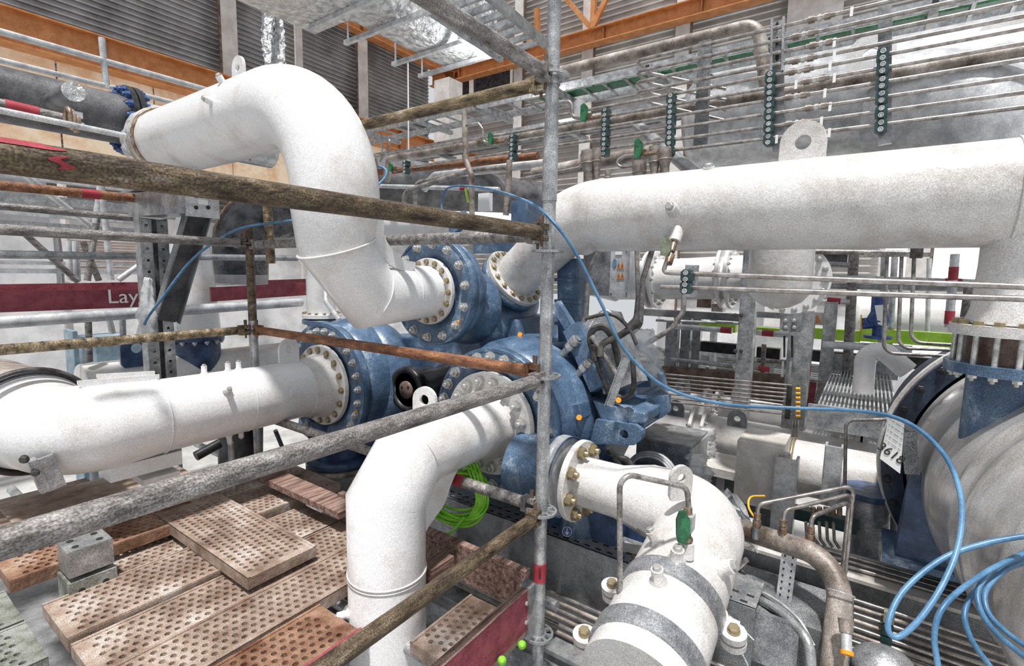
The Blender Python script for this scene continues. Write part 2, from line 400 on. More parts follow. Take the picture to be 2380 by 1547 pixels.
# rounded far end
for k in range(1, 6): rg.append(oval(xe+.35*math.sin(k*.3), math.cos(k*.3)))
mb = MB(); vs = [p for r in rg for p in r]; n = 40
mb.add(vs, [(i*n+j, i*n+(j+1) % n, (i+1)*n+(j+1) % n, (i+1)*n+j) for i in range(len(rg)-1) for j in range(n)], True)
mb.add(rg[-1], [tuple(range(n))]); mb.build('foil_skin', 'foil', duct)
for (u0, v0) in ((800, 32), (870, 76), (930, 146), (992, 174)):
    p = at(u0, v0, z=zd-.04)
    bx = MB(); bx.box((p.x, ym, zd-.03), (.05, 2*hw+.35, .05)); bx.build('hanger_bar', 'galv_light', duct)
    for e in (-1, 1): MB().cyl((p.x, ym+e*(hw+.12), zd-.03), (p.x, ym+e*(hw+.12), zd+2.6), .012, 8).build('threaded_rod', 'galv_light', duct)
lamp = thing('strip_lamp', 'bright white lamp under the foil duct end', 'lamp', at(1115, 122, z=zd-.12))
lp = at(1115, 122, z=zd-.12)
MB().box(lp, (.1, .09, .05)).build('diffuser', 'lamp', lamp); MB().beam(lp+UZ*.04, at(1068, 85, z=zd-.08), .06, .05).build('housing', 'galv_light', lamp)
lg = bpy.data.lights.new('strip_lamp_light', 'POINT'); lg.energy = 25; lg.shadow_soft_size = .06; lo = bpy.data.objects.new('strip_lamp_light', lg); C.objects.link(lo); lo.parent = lamp; lo.location = (0, 0, -.12)
p = at(948, 147, z=zd-.05)
MB().cyl(p, p-UZ*1.35, .010, 8).build('hanging_rod', 'tag_white', duct)
# white foil sheet
t = MB(); a0 = at(608, -20, y=8.0); vs = []
nx, nz = 16, 26; e0 = at(655, -20, y=8.0); zl = at(630, 156, y=8.0).z
for i in range(nx+1):
    for j in range(nz+1):
        f, g = i/nx, j/nz; q = a0.lerp(e0, f); vs.append(Vector((q.x, 8.0+.05*math.sin(9*f+3*g)+.03*random.uniform(-1, 1), a0.z+(zl-a0.z)*g+.03*math.sin(f*5))))
t.add(vs, [(i*(nz+1)+j, i*(nz+1)+j+1, (i+1)*(nz+1)+j+1, (i+1)*(nz+1)+j) for i in range(nx) for j in range(nz)], True)
t.build('foil_sheet', 'foil', label='white shining foil sheet hanging behind the top of the pipe bend', cat='foil sheet')
# second duct piece at top left of it
mb = MB(); p = at(600, -8, z=6.3); q = at(700, 14, z=6.3); mb.box((p+q)/2+UZ*.3, (1.4, .9, .5)); mb.build('duct_branch', 'foil', label='foil wrapped duct branch at the top edge above the pipe bend', cat='duct')
ladder = thing('cable_ladder', 'galvanised lattice beam hanging at the top just left of the pole', 'lattice beam', at(1270, 100, d=2.6))
pa, pb = at(1268, 102, d=3.0), at(1120, -25, d=2.4)
pc, pd = pa+UZ*.0+UY*.34+UX*.02, pb+UY*.34
for a1, b1 in ((pa, pb), (pc, pd)): MB().beam(a1, b1, .03, .05).build('chord', 'galv', ladder)
for i in range(7):
    f = (i+.5)/7; MB().beam(pa.lerp(pb, f), pc.lerp(pd, f), .02, .03).build('rung', 'galv', ladder)

# ================================================================ SCAFFOLD
ZR = [4.29, 3.68, 3.215, 2.678, 2.159]
def rosette_mb(p):
    mb = MB(); p = Vector(p)
    for r_a, r_b in ((SR, .033), (.052, .061)): mb.lathe([(-.0045, r_a), (.0045, r_a), (.0045, r_b), (-.0045, r_b)], p, UZ, 32, False, close=True)
    for i in range(8):
        g = math.pi/4*i+math.pi/8; d = Vector((math.cos(g), math.sin(g), 0)); mb.box(p+d*.043, (.022, .013 if i % 2 else .009, .0088), d, d.cross(UZ))
    return mb
def standard(x, y, z0, z1, zr, mt, label, tapes=()):
    t = thing('scaffold_standard', label, 'scaffold pole', (x, y, z0))
    MB().cyl((x, y, z0), (x, y, z1), SR, 24).build('pole_tube', mt, t)
    for z in zr: rosette_mb((x, y, z)).build('rosette', mt, t)
    for z in zr[:1]: MB().lathe([(0, SR+.004), (.012, SR+.004)], (x, y, z-.03), UZ, 24).build('collar', mt, t)
    for z, h in tapes: MB().lathe([(0, SR+.0015), (h, SR+.0015)], (x, y, z), UZ, 24).build('red_tape', 'red', t)
    return t
s1 = standard(X1, Y0, 1.2, 5.2, ZR, 'galv', 'tall galvanised scaffold pole with rosettes standing in the middle foreground', [(at(1254, 1347, x=X1).z, .075)])
MB().lathe([(0, SR+.003), (.22, SR+.003)], (X1, Y0, 3.86), UZ, 24).build('spigot_sleeve', 'galv', s1)
def text(body, p, xdir, ydir, size, material, parent, name='lettering', extrude=.0006, bend=None):
    cu = bpy.data.curves.new(name, 'FONT'); cu.body = body; cu.size = size; cu.extrude = extrude; cu.align_x = 'CENTER'; cu.align_y = 'CENTER'; cu.materials.append(M[material])
    tmp = bpy.data.objects.new(name, cu); C.objects.link(tmp); bpy.context.view_layer.update(); me = bpy.data.meshes.new_from_object(tmp.evaluated_get(bpy.context.evaluated_depsgraph_get())); bpy.data.objects.remove(tmp)
    if not me.materials: me.materials.append(M[material])
    o = bpy.data.objects.new(name, me); C.objects.link(o); X = Vector(xdir).normalized(); Y = Vector(ydir); Y = (Y-X*Y.dot(X)).normalized(); Z = X.cross(Y)
    mt = Matrix((X, Y, Z)).transposed().to_4x4(); mt.translation = Vector(p)-Vector(parent['_o']); o.parent = parent; o.matrix_local = mt; return o
tz = at(1254, 1323, x=X1).z; dcam = (Vector((0, 0, 0))-Vector((X1, Y0, 0))).normalized()
text('LAYHER', Vector((X1, Y0, tz))+dcam*(SR+.0022), (0, 0, -1), dcam.cross(Vector((0,0,-1))), .013, 'ink', s1)
def ledger(p, q, mt, label, tape=None, cap0=True, cap1=True, r=SR, tape_len=.06):
    """tube between two standards' axes with wedge heads at real ends"""
    p, q = Vector(p), Vector(q); d = (q-p).normalized(); t = thing('scaffold_ledger', label, 'scaffold tube', p)
    a_, b_ = p+d*(.075 if cap0 else 0), q-d*(.075 if cap1 else 0)
    MB().cyl(a_, b_, r, 24).build('ledger_tube', mt, t)
    for on, e, s_ in ((cap0, p, 1), (cap1, q, -1)):
        if not on: continue
        dd = d*s_; sd = dd.cross(UZ).normalized(); c = e+dd*.058
        hb = MB(); hb.box(c-dd*.004+UZ*.020, (.056, .036, .02), dd, sd); hb.box(c-dd*.004-UZ*.020, (.056, .036, .02), dd, sd); hb.box(c+dd*.016, (.022, .042, .058), dd, sd); hb.build('wedge_head', mt, t)
        MB().add([c-dd*.012+UZ*z+sd*y+dd*x for z, w_ in ((-.05, .004), (.062, .009)) for x in (-w_, w_) for y in (-.0035, .0035)], [(0, 1, 3, 2), (4, 6, 7, 5), (0, 4, 5, 1), (2, 3, 7, 6), (0, 2, 6, 4), (1, 5, 7, 3)]).build('wedge', 'brake_brown', t)
    if tape is not None:
        for tp_ in tape:
            c = p.lerp(q, tp_); MB().cyl(c-d*tape_len/2, c+d*tape_len/2, r+.0016, 24).build('red_tape', 'red', t)
    return t
def leX(z, x0, mt, label, **k): return ledger((x0, Y0, z), (X1, Y0, z), mt, label, cap0=False, **k)
def leY(z, mt, label, **k): return ledger((X1, Y0, z), (X1, Y1, z), mt, label, **k)
L1 = leX(4.285, .55, 'scaf_grey', 'moss-stained grey scaffold tube running up out of the top edge to the pole')
L2 = leX(3.745, -.6, 'scaf_brown', 'thick dark brown weathered scaffold tube crossing in front of the white pipe bend')
# torn red sticker on it
dd_ = (CP-Vector((.19, Y0, 3.745))); dd_.x = 0; dd_.normalize()
def sticker(par, cx, zc, yc, rr, span, x_w, mt, tilt=0):
    mb = MB(); n = 8; vs = []
    base = math.atan2(dd_.z, -dd_.y)+tilt
    for i in range(n+1):
        f = i/n; wv = x_w*(.6+.4*math.sin(f*3.1+.4))
        for e in (-1, 1):
            g = base-span/2+span*f; vs.append(Vector((cx+e*wv/2+.008*math.sin(f*7), yc-rr*math.cos(g), zc+rr*math.sin(g))))
    mb.add(vs, [(2*i, 2*i+1, 2*i+3, 2*i+2) for i in range(n)], True); return mb.build('red_sticker', mt, par)
pk = X_at(131, Y0, 3.745); sticker(L2, pk.x, 3.745, Y0, SR+.001, .75, .017, 'red', .1)
pk = X_at(50, Y0, 3.745); sx = sticker(L2, pk.x-.005, 3.745, Y0, SR+.001, .55, .09, 'red', 1.05)
L3 = leX(3.205, -.5, 'scaf_grey', 'weathered grey scaffold tube sloping across the lower left in front of the decks')
L4 = leX(2.668, .55, 'scaf_brown', 'mottled scaffold tube passing in front of the vertical white pipe at the bottom')
leY(4.275, 'scaf_yellow', 'yellow-brown weathered scaffold tube between the pipe bend and the pole top')
leY(3.738, 'scaf_grey', 'dark grey scaffold tube behind the pipe bend at mid height')
leY(3.225, 'rust_tube', 'rusty orange-brown scaffold tube crossing the blue compressor', )
leY(2.69, 'scaf_grey', 'galvanised scaffold tube with a red tape band ending low at the pole', tape=[(Y_at(1068, X1, 2.69).y-Y0)/(Y1-Y0)], tape_len=.055)
# second standard
s2 = standard(X1, Y1, 1.2, 3.86, [3.745, 3.22, 2.69], 'scaf_brown', 'dark rusty scaffold pole left of the pipe bend')
MB().cyl((X1, Y1, 1.2), (X1, Y1, 3.28), SR+.0012, 24).build('lower_sleeve', 'galv', s2)
ledger((-1.0, Y1, 3.745), (X1, Y1, 3.745), 'scaf_grey', 'grey-green scaffold tube at mid height on the left ending at the rusty pole', cap0=False)
ledger((-1.0, Y1, 3.225), (X1, Y1, 3.225), 'scaf_yellow', 'mossy scaffold tube on the left above the white pipe elbow', cap0=False)
# far guard rails on the left (further bays)
def rail(name, label, a_, b_, y, r, mt, tape=None, cat='scaffold tube', x=None, group=None):
    kw = dict(y=y) if x is None else dict(x=x)
    p, q = at(*a_, **kw), at(*b_, **kw); t = thing(name, label, cat, p, group); MB().cyl(p, q, r, 18).build('tube_body', mt, t)
    for tp_ in tape or ():
        c = at(tp_, a_[1]+(b_[1]-a_[1])*(tp_-a_[0])/(b_[0]-a_[0]), **kw); d = (q-p).normalized(); MB().cyl(c-d*.045, c+d*.045, r+.002, 18).build('red_tape', 'red', t)
    return t
rail('guard_rail', 'rusty scaffold tube with red tape passing left behind the bracket', (-60, 425), (318, 461), 4.0, .027, 'rust_tube', [210])
rail('guard_rail', 'thin pale scaffold tube with rust flecks, second below the taped one', (-60, 473), (320, 508), 4.2, .022, 'scaf_grey')
rail('guard_rail', 'grey scaffold tube level with the brown louvres at left', (-60, 590), (690, 600), 4.4, .026, 'galv')
rail('guard_rail', 'wide pale tube just below the red boards at left', (-60, 753), (700, 702), 4.4, .040, 'galv_light')
rail('guard_rail', 'white tube crossing the orange crane beam', (-40, 62), (492, 212), 6.0, .028, 'galv_light')
rail('guard_rail', 'thin grey handrail tube in front of the peach wall panels', (-40, 130), (430, 245), 6.0, .024, 'galv_light')
rail('scaffold_standard', 'short white upright crossing the orange beam with blue tape', (236, 88), (248, 205), 6.0, .027, 'galv_light', cat='scaffold pole')
rail('scaffold_standard', 'rusty peeling upright tube just left of the bend behind the brown tube', (618, 440), (630, 612), 3.0, .026, 'scaf_yellow', cat='scaffold pole')
rail('scaffold_standard', 'galvanised tube with red tape at far upper left', (-50, 232), (168, 282), 2.6, .022, 'scaf_grey', [50])
rail('guard_rail', 'thin pale tube just above the thick brown tube at far left', (-60, 244), (292, 316), 2.2, .010, 'galv_light')
# grey tube with red tape at 0..170, clamp with woven strap
tcl = thing('swivel_coupler', 'beige strapped scaffold coupler at the taped tube end', 'coupler', at(168, 280, y=2.5))
for k in range(3): MB().torus(at(158+k*9, 272+k*6, y=2.52), UX, .032, .008, 20, 8).build('strap_loop', 'brass', tcl)
MB().box(at(178, 268, y=2.5), (.03, .03, .022)).build('coupler_jaw', 'galv_light', tcl)
MB().box(at(182, 292, y=2.5), (.03, .03, .022)).build('coupler_jaw', 'galv_light', tcl)
# slender scaffold members behind
diag = [((25, 380), (210, 525), 5.0, 'galv_light'), ((60, 545), (182, 655), 5.0, 'scaf_grey'), ((233, 400), (258, 650), 4.8, 'galv_light'), ((238, 398), (222, 520), 4.9, 'galv_light'), ((226, 505), (203, 652), 4.9, 'scaf_grey'), ((192, 560), (230, 652), 5.0, 'scaf_grey'), ((175, 560), (180, 652), 5.1, 'galv_light'), ((275, 650), (330, 612), 4.8, 'galv_light'), ((160, 560), (163, 652), 5.2, 'galv_light'), ((250, 730), (262, 775), 4.8, 'galv_light'), ((284, 728), (288, 830), 4.8, 'galv'), ((205, 740), (208, 840), 4.8, 'scaf_grey')]
dl = ['slanting white brace crossing the upper far-left scaffold', 'dark slanting brace in front of the pale panels at left', 'white upright in front of the brown louvres', 'short white brace beside the white upright', 'dark thin brace crossing the louvres', 'short thin diagonal on the louvres', 'pale upright left of the louvres', 'pale rising brace ending at the perforated post', 'second pale upright left of the louvres', 'short white stub post below the red boards', 'galvanised post below the red boards nearer the perforated post', 'dark slim post below the red boards further left']
for (a_, b_, y, mt), lb in zip(diag, dl): rail('scaffold_brace', lb, a_, b_, y, .022, mt, cat='scaffold brace')
# red planks
def plankYZ(name, label, cat, u0, u1, v00, v01, y, th, mt, group=None):
    p = at(u0, (v00[0]+v00[1])/2, y=y); q = at(u1, (v01[0]+v01[1])/2, y=y); h = px(abs(v00[1]-v00[0]), dep(p))
    t = MB().beam(p, q, th, h); return t.build(name, mt, label=label, cat=cat, group=group)
t = thing('toe_board', 'dark red scaffold toe board with white lettering on the left', 'toe board', at(100, 700, y=4.6))
p, q = at(-60, 706, y=4.6), at(330, 690, y=4.6); q.z = p.z = (p.z+q.z)/2+.0; MB().beam(p, q, .03, px(50, dep(p))).build('board', 'red_board', t)
text('Layher', at(322, 689, y=4.578), (1, 0, 0), UZ, .145, 'tag_white', t, extrude=.002)
t = thing('toe_board', 'upper dark red scaffold board behind the lettered one', 'toe board', at(100, 670, y=4.8))
MB().beam(at(-60, 672, y=4.8), at(335, 664, y=4.8), .03, px(20, 3.6)).build('board', 'red_board', t)
t = thing('toe_board', 'dark red scaffold board between the white cone pipe and the bend', 'toe board', at(600, 680, y=4.6))
MB().beam(at(490, 684, y=4.6), at(715, 671, y=4.6), .03, px(34, 4.2)).build('board', 'red_board', t)
for u in (712,):
    for v in (660, 680): fastener(t, 'bolt', 'bolt_zinc', at(u, v, y=4.57), (0, -1, 0), .008)
MB().beam(at(590, 660, y=4.9), at(715, 655, y=4.9), .03, px(18, 4.4)).build('toe_board', 'red_board', label='thin dark red board edge above the short red board left of the bend', cat='toe board')
# ================================================================ PIPES
def spool(label, loc): return thing('pipe_spool', label, 'pipe', loc)
def flange(par, o, ax, ro, ri, t, mt, name='flange'):
    return MB().lathe([(0, ri), (0, ro-.004), (.004, ro), (t-.004, ro), (t, ro-.004), (t, ri)], o, ax, 64, False, close=True).build(name, mt, par)
def weld(par, o, ax, r, mt, w=.004): return MB().torus(o, ax, r, w, 56, 8).build('weld_seam', mt, par)
def plug(par, p, ax, r=.022, mt='white_paint'):
    t = MB().lathe([(-.02, r*1.5), (.004, r*1.45), (.012, r), (.045, r)], p, ax, 20).build('threaded_boss', mt, par)
    fastener(par, 'bolt', 'bolt_zinc' if mt == 'white_paint' else 'bolt_zinc', Vector(p)+Vector(ax).normalized()*.045, ax, r*.62, 'plug')
XF = 1.95
# ---- pipe A: the big bend
A_x, A_y = 1.36, 1.88
fa = at(992, 677, y=A_y); zA = fa.z
ztop = at(620, 262, x=A_x).z
Pa = spool('large white pipe bend arching at upper left and dropping to the upper compressor flange', (A_x, A_y, zA))
yend = Y_at(392, A_x, ztop).y
zs1 = at(782, 483, y=A_y).z
pts, rr = fillet([(A_x, yend, ztop), (A_x, A_y-.03, ztop), (A_x, A_y, zs1)], .46, 16, [.180, .180, .182])
MB().tube(pts, rr, 56).build('bend_pipe', 'white_paint', Pa)
weld(Pa, (A_x, A_y, zs1), UZ, .182, 'white_paint')
# tapered mitred lower part
k1 = Vector((A_x, A_y, zA+.20)); k2 = Vector((A_x+.17, A_y, zA-.015)); f_x = fa.x
MB().tube([(A_x, A_y, zs1), k1, k2, (f_x, A_y, zA)], [.182, .155, .142, .132], 56).build('mitred_elbow', 'white_paint', Pa)
MB().tube([k1+Vector((-.152, 0, -.0)), k1], .001, 4)
aa = (Vector((A_x, A_y, zs1))-k1).normalized(); bb = (k2-k1).normalized(); weldn = (bb-aa).normalized()
weld(Pa, k1, weldn, .165, 'white_paint', .005); weld(Pa, k2, ((Vector((1, 0, 0))+(k2-k1).normalized()).normalized()), .147, 'white_paint', .003)
weld(Pa, (A_x+.38, A_y, zA), UX, .136, 'white_paint', .003)
# saddle crescents on the inner side
for e in (-1, 1):
    cp = k1.lerp(k2, .55)+Vector((.10, 0, .09))
    ctr = cp+Vector((.17, e*.075, .17)); ar = [ctr+Vector((-math.cos(g)*.20, 0, -math.sin(g)*.20)) for g in [(-.1+1.75*i/14) for i in range(15)]]
    mb = MB(); vs = []
    for i, g in enumerate([(-.1+1.75*i/14) for i in range(15)]):
        w_ = .03+.025*math.sin(math.pi*i/14)
        for rr_ in (.20-w_*.2, .20+w_):
            for yy in (-.005, .005): vs.append(ctr+Vector((-math.cos(g)*rr_, yy, -math.sin(g)*rr_)))
    fs = []
    for i in range(14):
        a0 = 4*i; b0 = a0+4
        fs += [(a0, a0+1, b0+1, b0), (a0+2, b0+2, b0+3, a0+3), (a0, b0, b0+2, a0+2), (a0+1, a0+3, b0+3, b0+1)]
    mb.add(vs, fs); mb.build('saddle_plate', 'white_paint', Pa)
lug(Pa, (A_x, Y_at(560, A_x, ztop).y, ztop+.165), UZ, UY, .11, .14, .014, 'white_paint', .02)
plug(Pa, at(522, 200, x=A_x-.12), (-.6, -.1, .8), .016); plug(Pa, at(498, 240, x=A_x-.165), (-1, -.1, .2), .016)
# bare paint chip
MB().prism([(-.006, -.012), (0, -.02), (.004, -.008), (.006, .015), (-.002, .01), (-.009, .018), (-.012, .012), (-.004, .004)], at(752, 492, d=dep(Vector((A_x, A_y, zA)))-.17-.015), (RT.x, RT.y, 0), UZ, .003).build('rust_chip', 'orange_dark', Pa)
flange(Pa, (f_x, A_y, zA), UX, .172, .130, .028, 'white_dusty')
bolt_ring(Pa, 'bolt', 'bolt_gold', (f_x, A_y, zA), (-1, 0, 0), .152, 16, .0125)
# wrapped end at the left
t = thing('plastic_wrap', 'crumpled pale plastic wrap taped over the far end of the white bend', 'plastic wrap', (A_x, yend, ztop))
mb = MB(); rg = 12; sg = 30; vs = []
for i in range(rg+1):
    f = i/rg; r_ = .184+.02*math.sin(f*9)-.10*max(0, f-.55)
    for j in range(sg):
        g = 2*math.pi*j/sg; q = r_+random.uniform(-.012, .012); vs.append(Vector((A_x+q*math.cos(g), yend-.02+.26*f+random.uniform(-.012, .012), ztop+q*math.sin(g))))
mb.add(vs, [(i*sg+j, i*sg+(j+1) % sg, (i+1)*sg+(j+1) % sg, (i+1)*sg+j) for i in range(rg) for j in range(sg)], True); mb.build('wrap', 'plastic_film', t)
MB().torus((A_x, yend-.01, ztop), UY, .187, .009, 40, 8).build('strap', 'brass', t)
MB().torus((A_x, yend+.04, ztop), UY, .192, .012, 40, 8).build('strap', 'bolt_gold', t)
# ---- pipe B
fb = at(752, 893, x=XF); B_y, B_z = fb.y, fb.z; fbx = XF-.03
Pb = spool('white pipe on the left running to the middle blue flange, ending in a wide elbow', (.9, B_y, B_z))
cx = .64
pts, rr = fillet([(fbx, B_y, B_z), (1.0, B_y, B_z), (cx, B_y, B_z), (cx-.03, B_y+.42, B_z)], [.1, .30], 14, [.172, .185, .20, .24])
MB().tube(pts, rr, 56).build('pipe_body', 'white_paint', Pb)
weld(Pb, (1.0, B_y, B_z), UX, .188, 'white_paint')
MB().torus((cx-.03, B_y+.36, B_z), UY, .245, .016, 56, 10).build('gasket_ring', 'cable_black', Pb)
MB().torus((cx-.03, B_y+.33, B_z), UY, .238, .009, 56, 10).build('gasket_ring', 'black', Pb)
MB().cyl((cx-.03, B_y+.36, B_z), (cx-.07, B_y+1.0, B_z), .235, 48).build('brown_extension', 'brown_pipe', Pb)
for yo, xa, xb in ((.0, .70, 1.02), (.11, .80, 1.04)):  # crescent plates at the inside of the elbow
    n = 14; top = [(xa+(xb-xa)*i/n, B_z+.232-.02*i/n) for i in range(n+1)]; bot = [(x_, B_z+.215-.07*math.sin(math.pi*i/n)**.6-.02*i/n) for i, (x_, _) in enumerate(top)]
    MB().prism([(x_, z_) for x_, z_ in top]+[(x_, z_) for x_, z_ in bot[::-1]], (0, B_y+yo, 0), UX, UZ, .010).build('saddle_plate', 'white_paint', Pb)
weld(Pb, (1.42, B_y, B_z), UX, .178, 'white_paint', .003)
flange(Pb, (fbx, B_y, B_z), UX, .262, .172, .034, 'white_dusty')
MB().lathe([(0, .178), (.10, .20), (.14, .215)], (fbx-.13, B_y, B_z), UX, 48).build('weld_neck', 'white_dusty', Pb)
bolt_ring(Pb, 'bolt', 'bolt_gold', (fbx, B_y, B_z), (-1, 0, 0), .232, 16, .017)
p = X_at(672, B_y, B_z+.165); lug(Pb, p, UZ, UX, .13, .16, .016, 'white_paint', .026)
for u_, v_ in ((528, 905),): plug(Pb, at(u_, v_, y=B_y-.16), (-.2, -.9, .3), .016)
for u_, dz in ((530, .178), (555, .178), (475, .18)):
    p = X_at(u_, B_y, B_z+dz); plug(Pb, p, UZ, .014)
p = X_at(532, B_y-.02, B_z-.18); plug(Pb, p, (0, -.2, -1), .014)
p = X_at(560, B_y+.03, B_z-.18); plug(Pb, p, (0, 0, -1), .014)
MB().box((cx+.28, B_y, B_z-.215), (.30, .16, .07)).build('saddle_support', 'white_paint', Pb)
MB().box((cx+.34, B_y, B_z-.30), (.16, .14, .03)).build('support_foot', 'white_paint', Pb)
sp = X_at(532, B_y, B_z)
MB().cyl((sp.x, B_y, B_z-.23), (sp.x, B_y, B_z-.5), .016, 12).build('support_rod', 'galv', Pb)
# ---- pipe C
fc = at(1142, 980, x=XF); C_y, C_z = fc.y, fc.z; fcx = XF-.04; clx = at(900, 1300, y=C_y).x
Pc = spool('white pipe in the centre foreground dropping vertically from the big bolted flange', (clx, C_y, 1.5))
pts = [(fcx, C_y, C_z), (clx+.13, C_y, C_z), (clx, C_y, C_z-.16), (clx, C_y, 1.3)]
MB().tube(pts, [.143, .148, .153, .152], 56).build('pipe_body', 'white_paint', Pc)
p = Vector((clx+.13, C_y, C_z)); weld(Pc, p, (Vector((1, 0, 0))+Vector((.13, 0, .16)).normalized()), .150, 'white_paint', .0035)
weld(Pc, Vector((clx, C_y, C_z-.16)), (Vector((0, 0, 1))+Vector((.13, 0, .16)).normalized()), .150, 'white_paint', .0035)
zw = at(900, 1320, x=clx).z; weld(Pc, (clx, C_y, zw), UZ, .153, 'white_paint', .004); weld(Pc, (clx, C_y, zw-.014), UZ, .153, 'white_paint', .003)
weld(Pc, (clx+.36, C_y, C_z), UX, .143, 'white_paint', .003)
for e in (-1, 1):  # crescent stiffeners in the inner corner
    ctr = Vector((clx+.34, C_y+e*.08, C_z-.34)); mb = MB(); vs = []
    gs = [(.02+1.5*i/14) for i in range(15)]
    for i, g in enumerate(gs):
        w_ = .01+.085*math.sin(math.pi*i/14)
        for rr_ in (.235-w_, .235+.02):
            for yy in (-.005, .005): vs.append(ctr+Vector((-math.cos(g)*rr_, yy, math.sin(g)*rr_)))
    fs = []
    for i in range(14):
        a0 = 4*i; b0 = a0+4; fs += [(a0, a0+1, b0+1, b0), (a0+2, b0+2, b0+3, a0+3), (a0, b0, b0+2, a0+2), (a0+1, a0+3, b0+3, b0+1)]
    mb.add(vs, fs); mb.build('saddle_plate', 'white_paint', Pc)
# outer side crescent
ctr = Vector((clx+.10, C_y+.06, C_z-.12)); 
p = X_at(988, C_y, C_z+.125); lug(Pc, p, UZ, Vector((.25, -1, 0)), .11, .135, .018, 'white_paint', .022)
for u_, v_, dx_, dy_, r_ in ((828, 1418, -.86, .5, .016), (806, 1440, -.45, .9, .014), (905, 1502, -.97, -.25, .016)):
    dn_ = Vector((dx_, dy_, 0)).normalized(); plug(Pc, Vector((clx, C_y, at(u_, v_, x=clx-.1).z))+dn_*.150, dn_, r_)
flange(Pc, (fcx, C_y, C_z), UX, .255, .142, .045, 'white_dusty')
MB().lathe([(0, .144), (.08, .16), (.12, .175)], (fcx-.12, C_y, C_z), UX, 48).build('weld_neck', 'white_dusty', Pc)
bolt_ring(Pc, 'nut', 'bolt_zinc', (fcx, C_y, C_z), (-1, 0, 0), .213, 16, .023, .5)
# ---- pipe R (big right) and E
RX = 2.45; zR = at(1455, 498, x=RX).z; rR = .183
fe = at(1192, 650, d=3.02)
kR = Vector((RX, Y_at(1345, RX, zR).y, zR)); eN = (kR-fe).normalized()
Pr = spool('huge white pipe running in from the right edge and curving down beside the pole', (RX, .2, zR))
yR1 = Y_at(2520, RX, zR).y
pts, rr = fillet([fe+eN*.02, kR, (RX, yR1, zR)], .42, 16, [.13, .17, .183])
n = len(pts)
for i in range(n-1): rr[i] = min(.183, .135+.05*(i/7.0))
MB().tube(pts, rr, 64).build('pipe_body', 'white_dusty', Pr)
weld(Pr, (RX, Y_at(1402, RX, zR).y, zR), UY, .184, 'white_dusty', .003); weld(Pr, (RX, Y_at(2352, RX, zR).y, zR), UY, .185, 'white_dusty', .005)
flange(Pr, fe, eN, .195, .13, .03, 'white_dusty'); bolt_ring(Pr, 'bolt', 'bolt_gold', fe+eN*.03, eN, .168, 16, .0135)
pl_ = Vector((RX-.01, Y_at(1865, RX, zR+.2).y, zR+.170)); lug(Pr, pl_, UZ, UY, .17, .165, .02, 'white_dusty', .030)
plug(Pr, at(1648, 412, x=RX-.05), (-.35, 0, .95), .024, 'white_dusty')
plug(Pr, at(1566, 486, x=RX-.17), (-1, .1, .18), .026, 'white_dusty')
yv = Y_at(2398, RX, zR).y
MB().cyl((RX, yv, zR), (RX, yv, at(2340, 786, x=RX).z), .113, 48).build('vertical_branch', 'white_dusty', Pr)
# stub with domed end, hanging below
ys = Y_at(1812, 2.95, zR-.3).y; zb_ = at(1812, 718, x=2.95).z
st = MB(); st.lathe([(0, .001), (.012, .06), (.04, .11), (.08, .14), (.12, .15), (zR-zb_, .15)], (2.95, ys, zb_), UZ, 40)
st.build('domed_stub', 'white_dusty', Pr)
# valve hanging below the boss
vv = thing('needle_valve', 'olive handled needle valve screwed under the huge white pipe', 'valve', at(1560, 560, x=RX-.2))
b0 = at(1572, 545, x=RX-.16); b1 = at(1553, 612, x=RX-.24)
MB().cyl(b0+(b0-b1).normalized()*.03, b0.lerp(b1, .25), .03, 20, .026).build('socket', 'white_dusty', vv)
MB().cyl(b0.lerp(b1, .2), b0.lerp(b1, .6), .016, 6).build('hex_body', 'brass', vv); MB().cyl(b0.lerp(b1, .7), b1, .02, 6).build('hex_nut', 'brass', vv)
MB().prism([(-.018, -.04), (.012, -.045), (.026, -.02), (.022, .025), (.004, .045), (-.018, .03)], b0.lerp(b1, .42)+Vector((-.04, .02, 0)), (0, -1, 0), UZ, .02).build('handle', 'olive', vv)
def line(name, label, pts, r, mt, cat, rad=.04, seg=12, group=None, smooth=False, kind=None):
    pp = catmull(pts, 10) if smooth else (fillet(pts, rad, 6) if len(pts) > 2 else pts)
    return MB().tube(pp, r, seg).build(name, mt, label=label, cat=cat, group=group, kind=kind)
rx = RX-.36
z_t1 = at(2000, 650, x=rx).z
line('instrument_tube', 'steel instrument tube leaving the olive valve, upper of two under the huge pipe', [at(1549, 608, x=rx), at(1541, 632, x=rx), at(1560, 634, x=rx), at(2420, 668, x=rx)], .0095, 'stainless', 'tube', .03)
line('instrument_tube', 'lower steel instrument tube of the two under the huge pipe', [at(1536, 666, x=rx), at(2420, 696, x=rx)], .0095, 'stainless', 'tube')
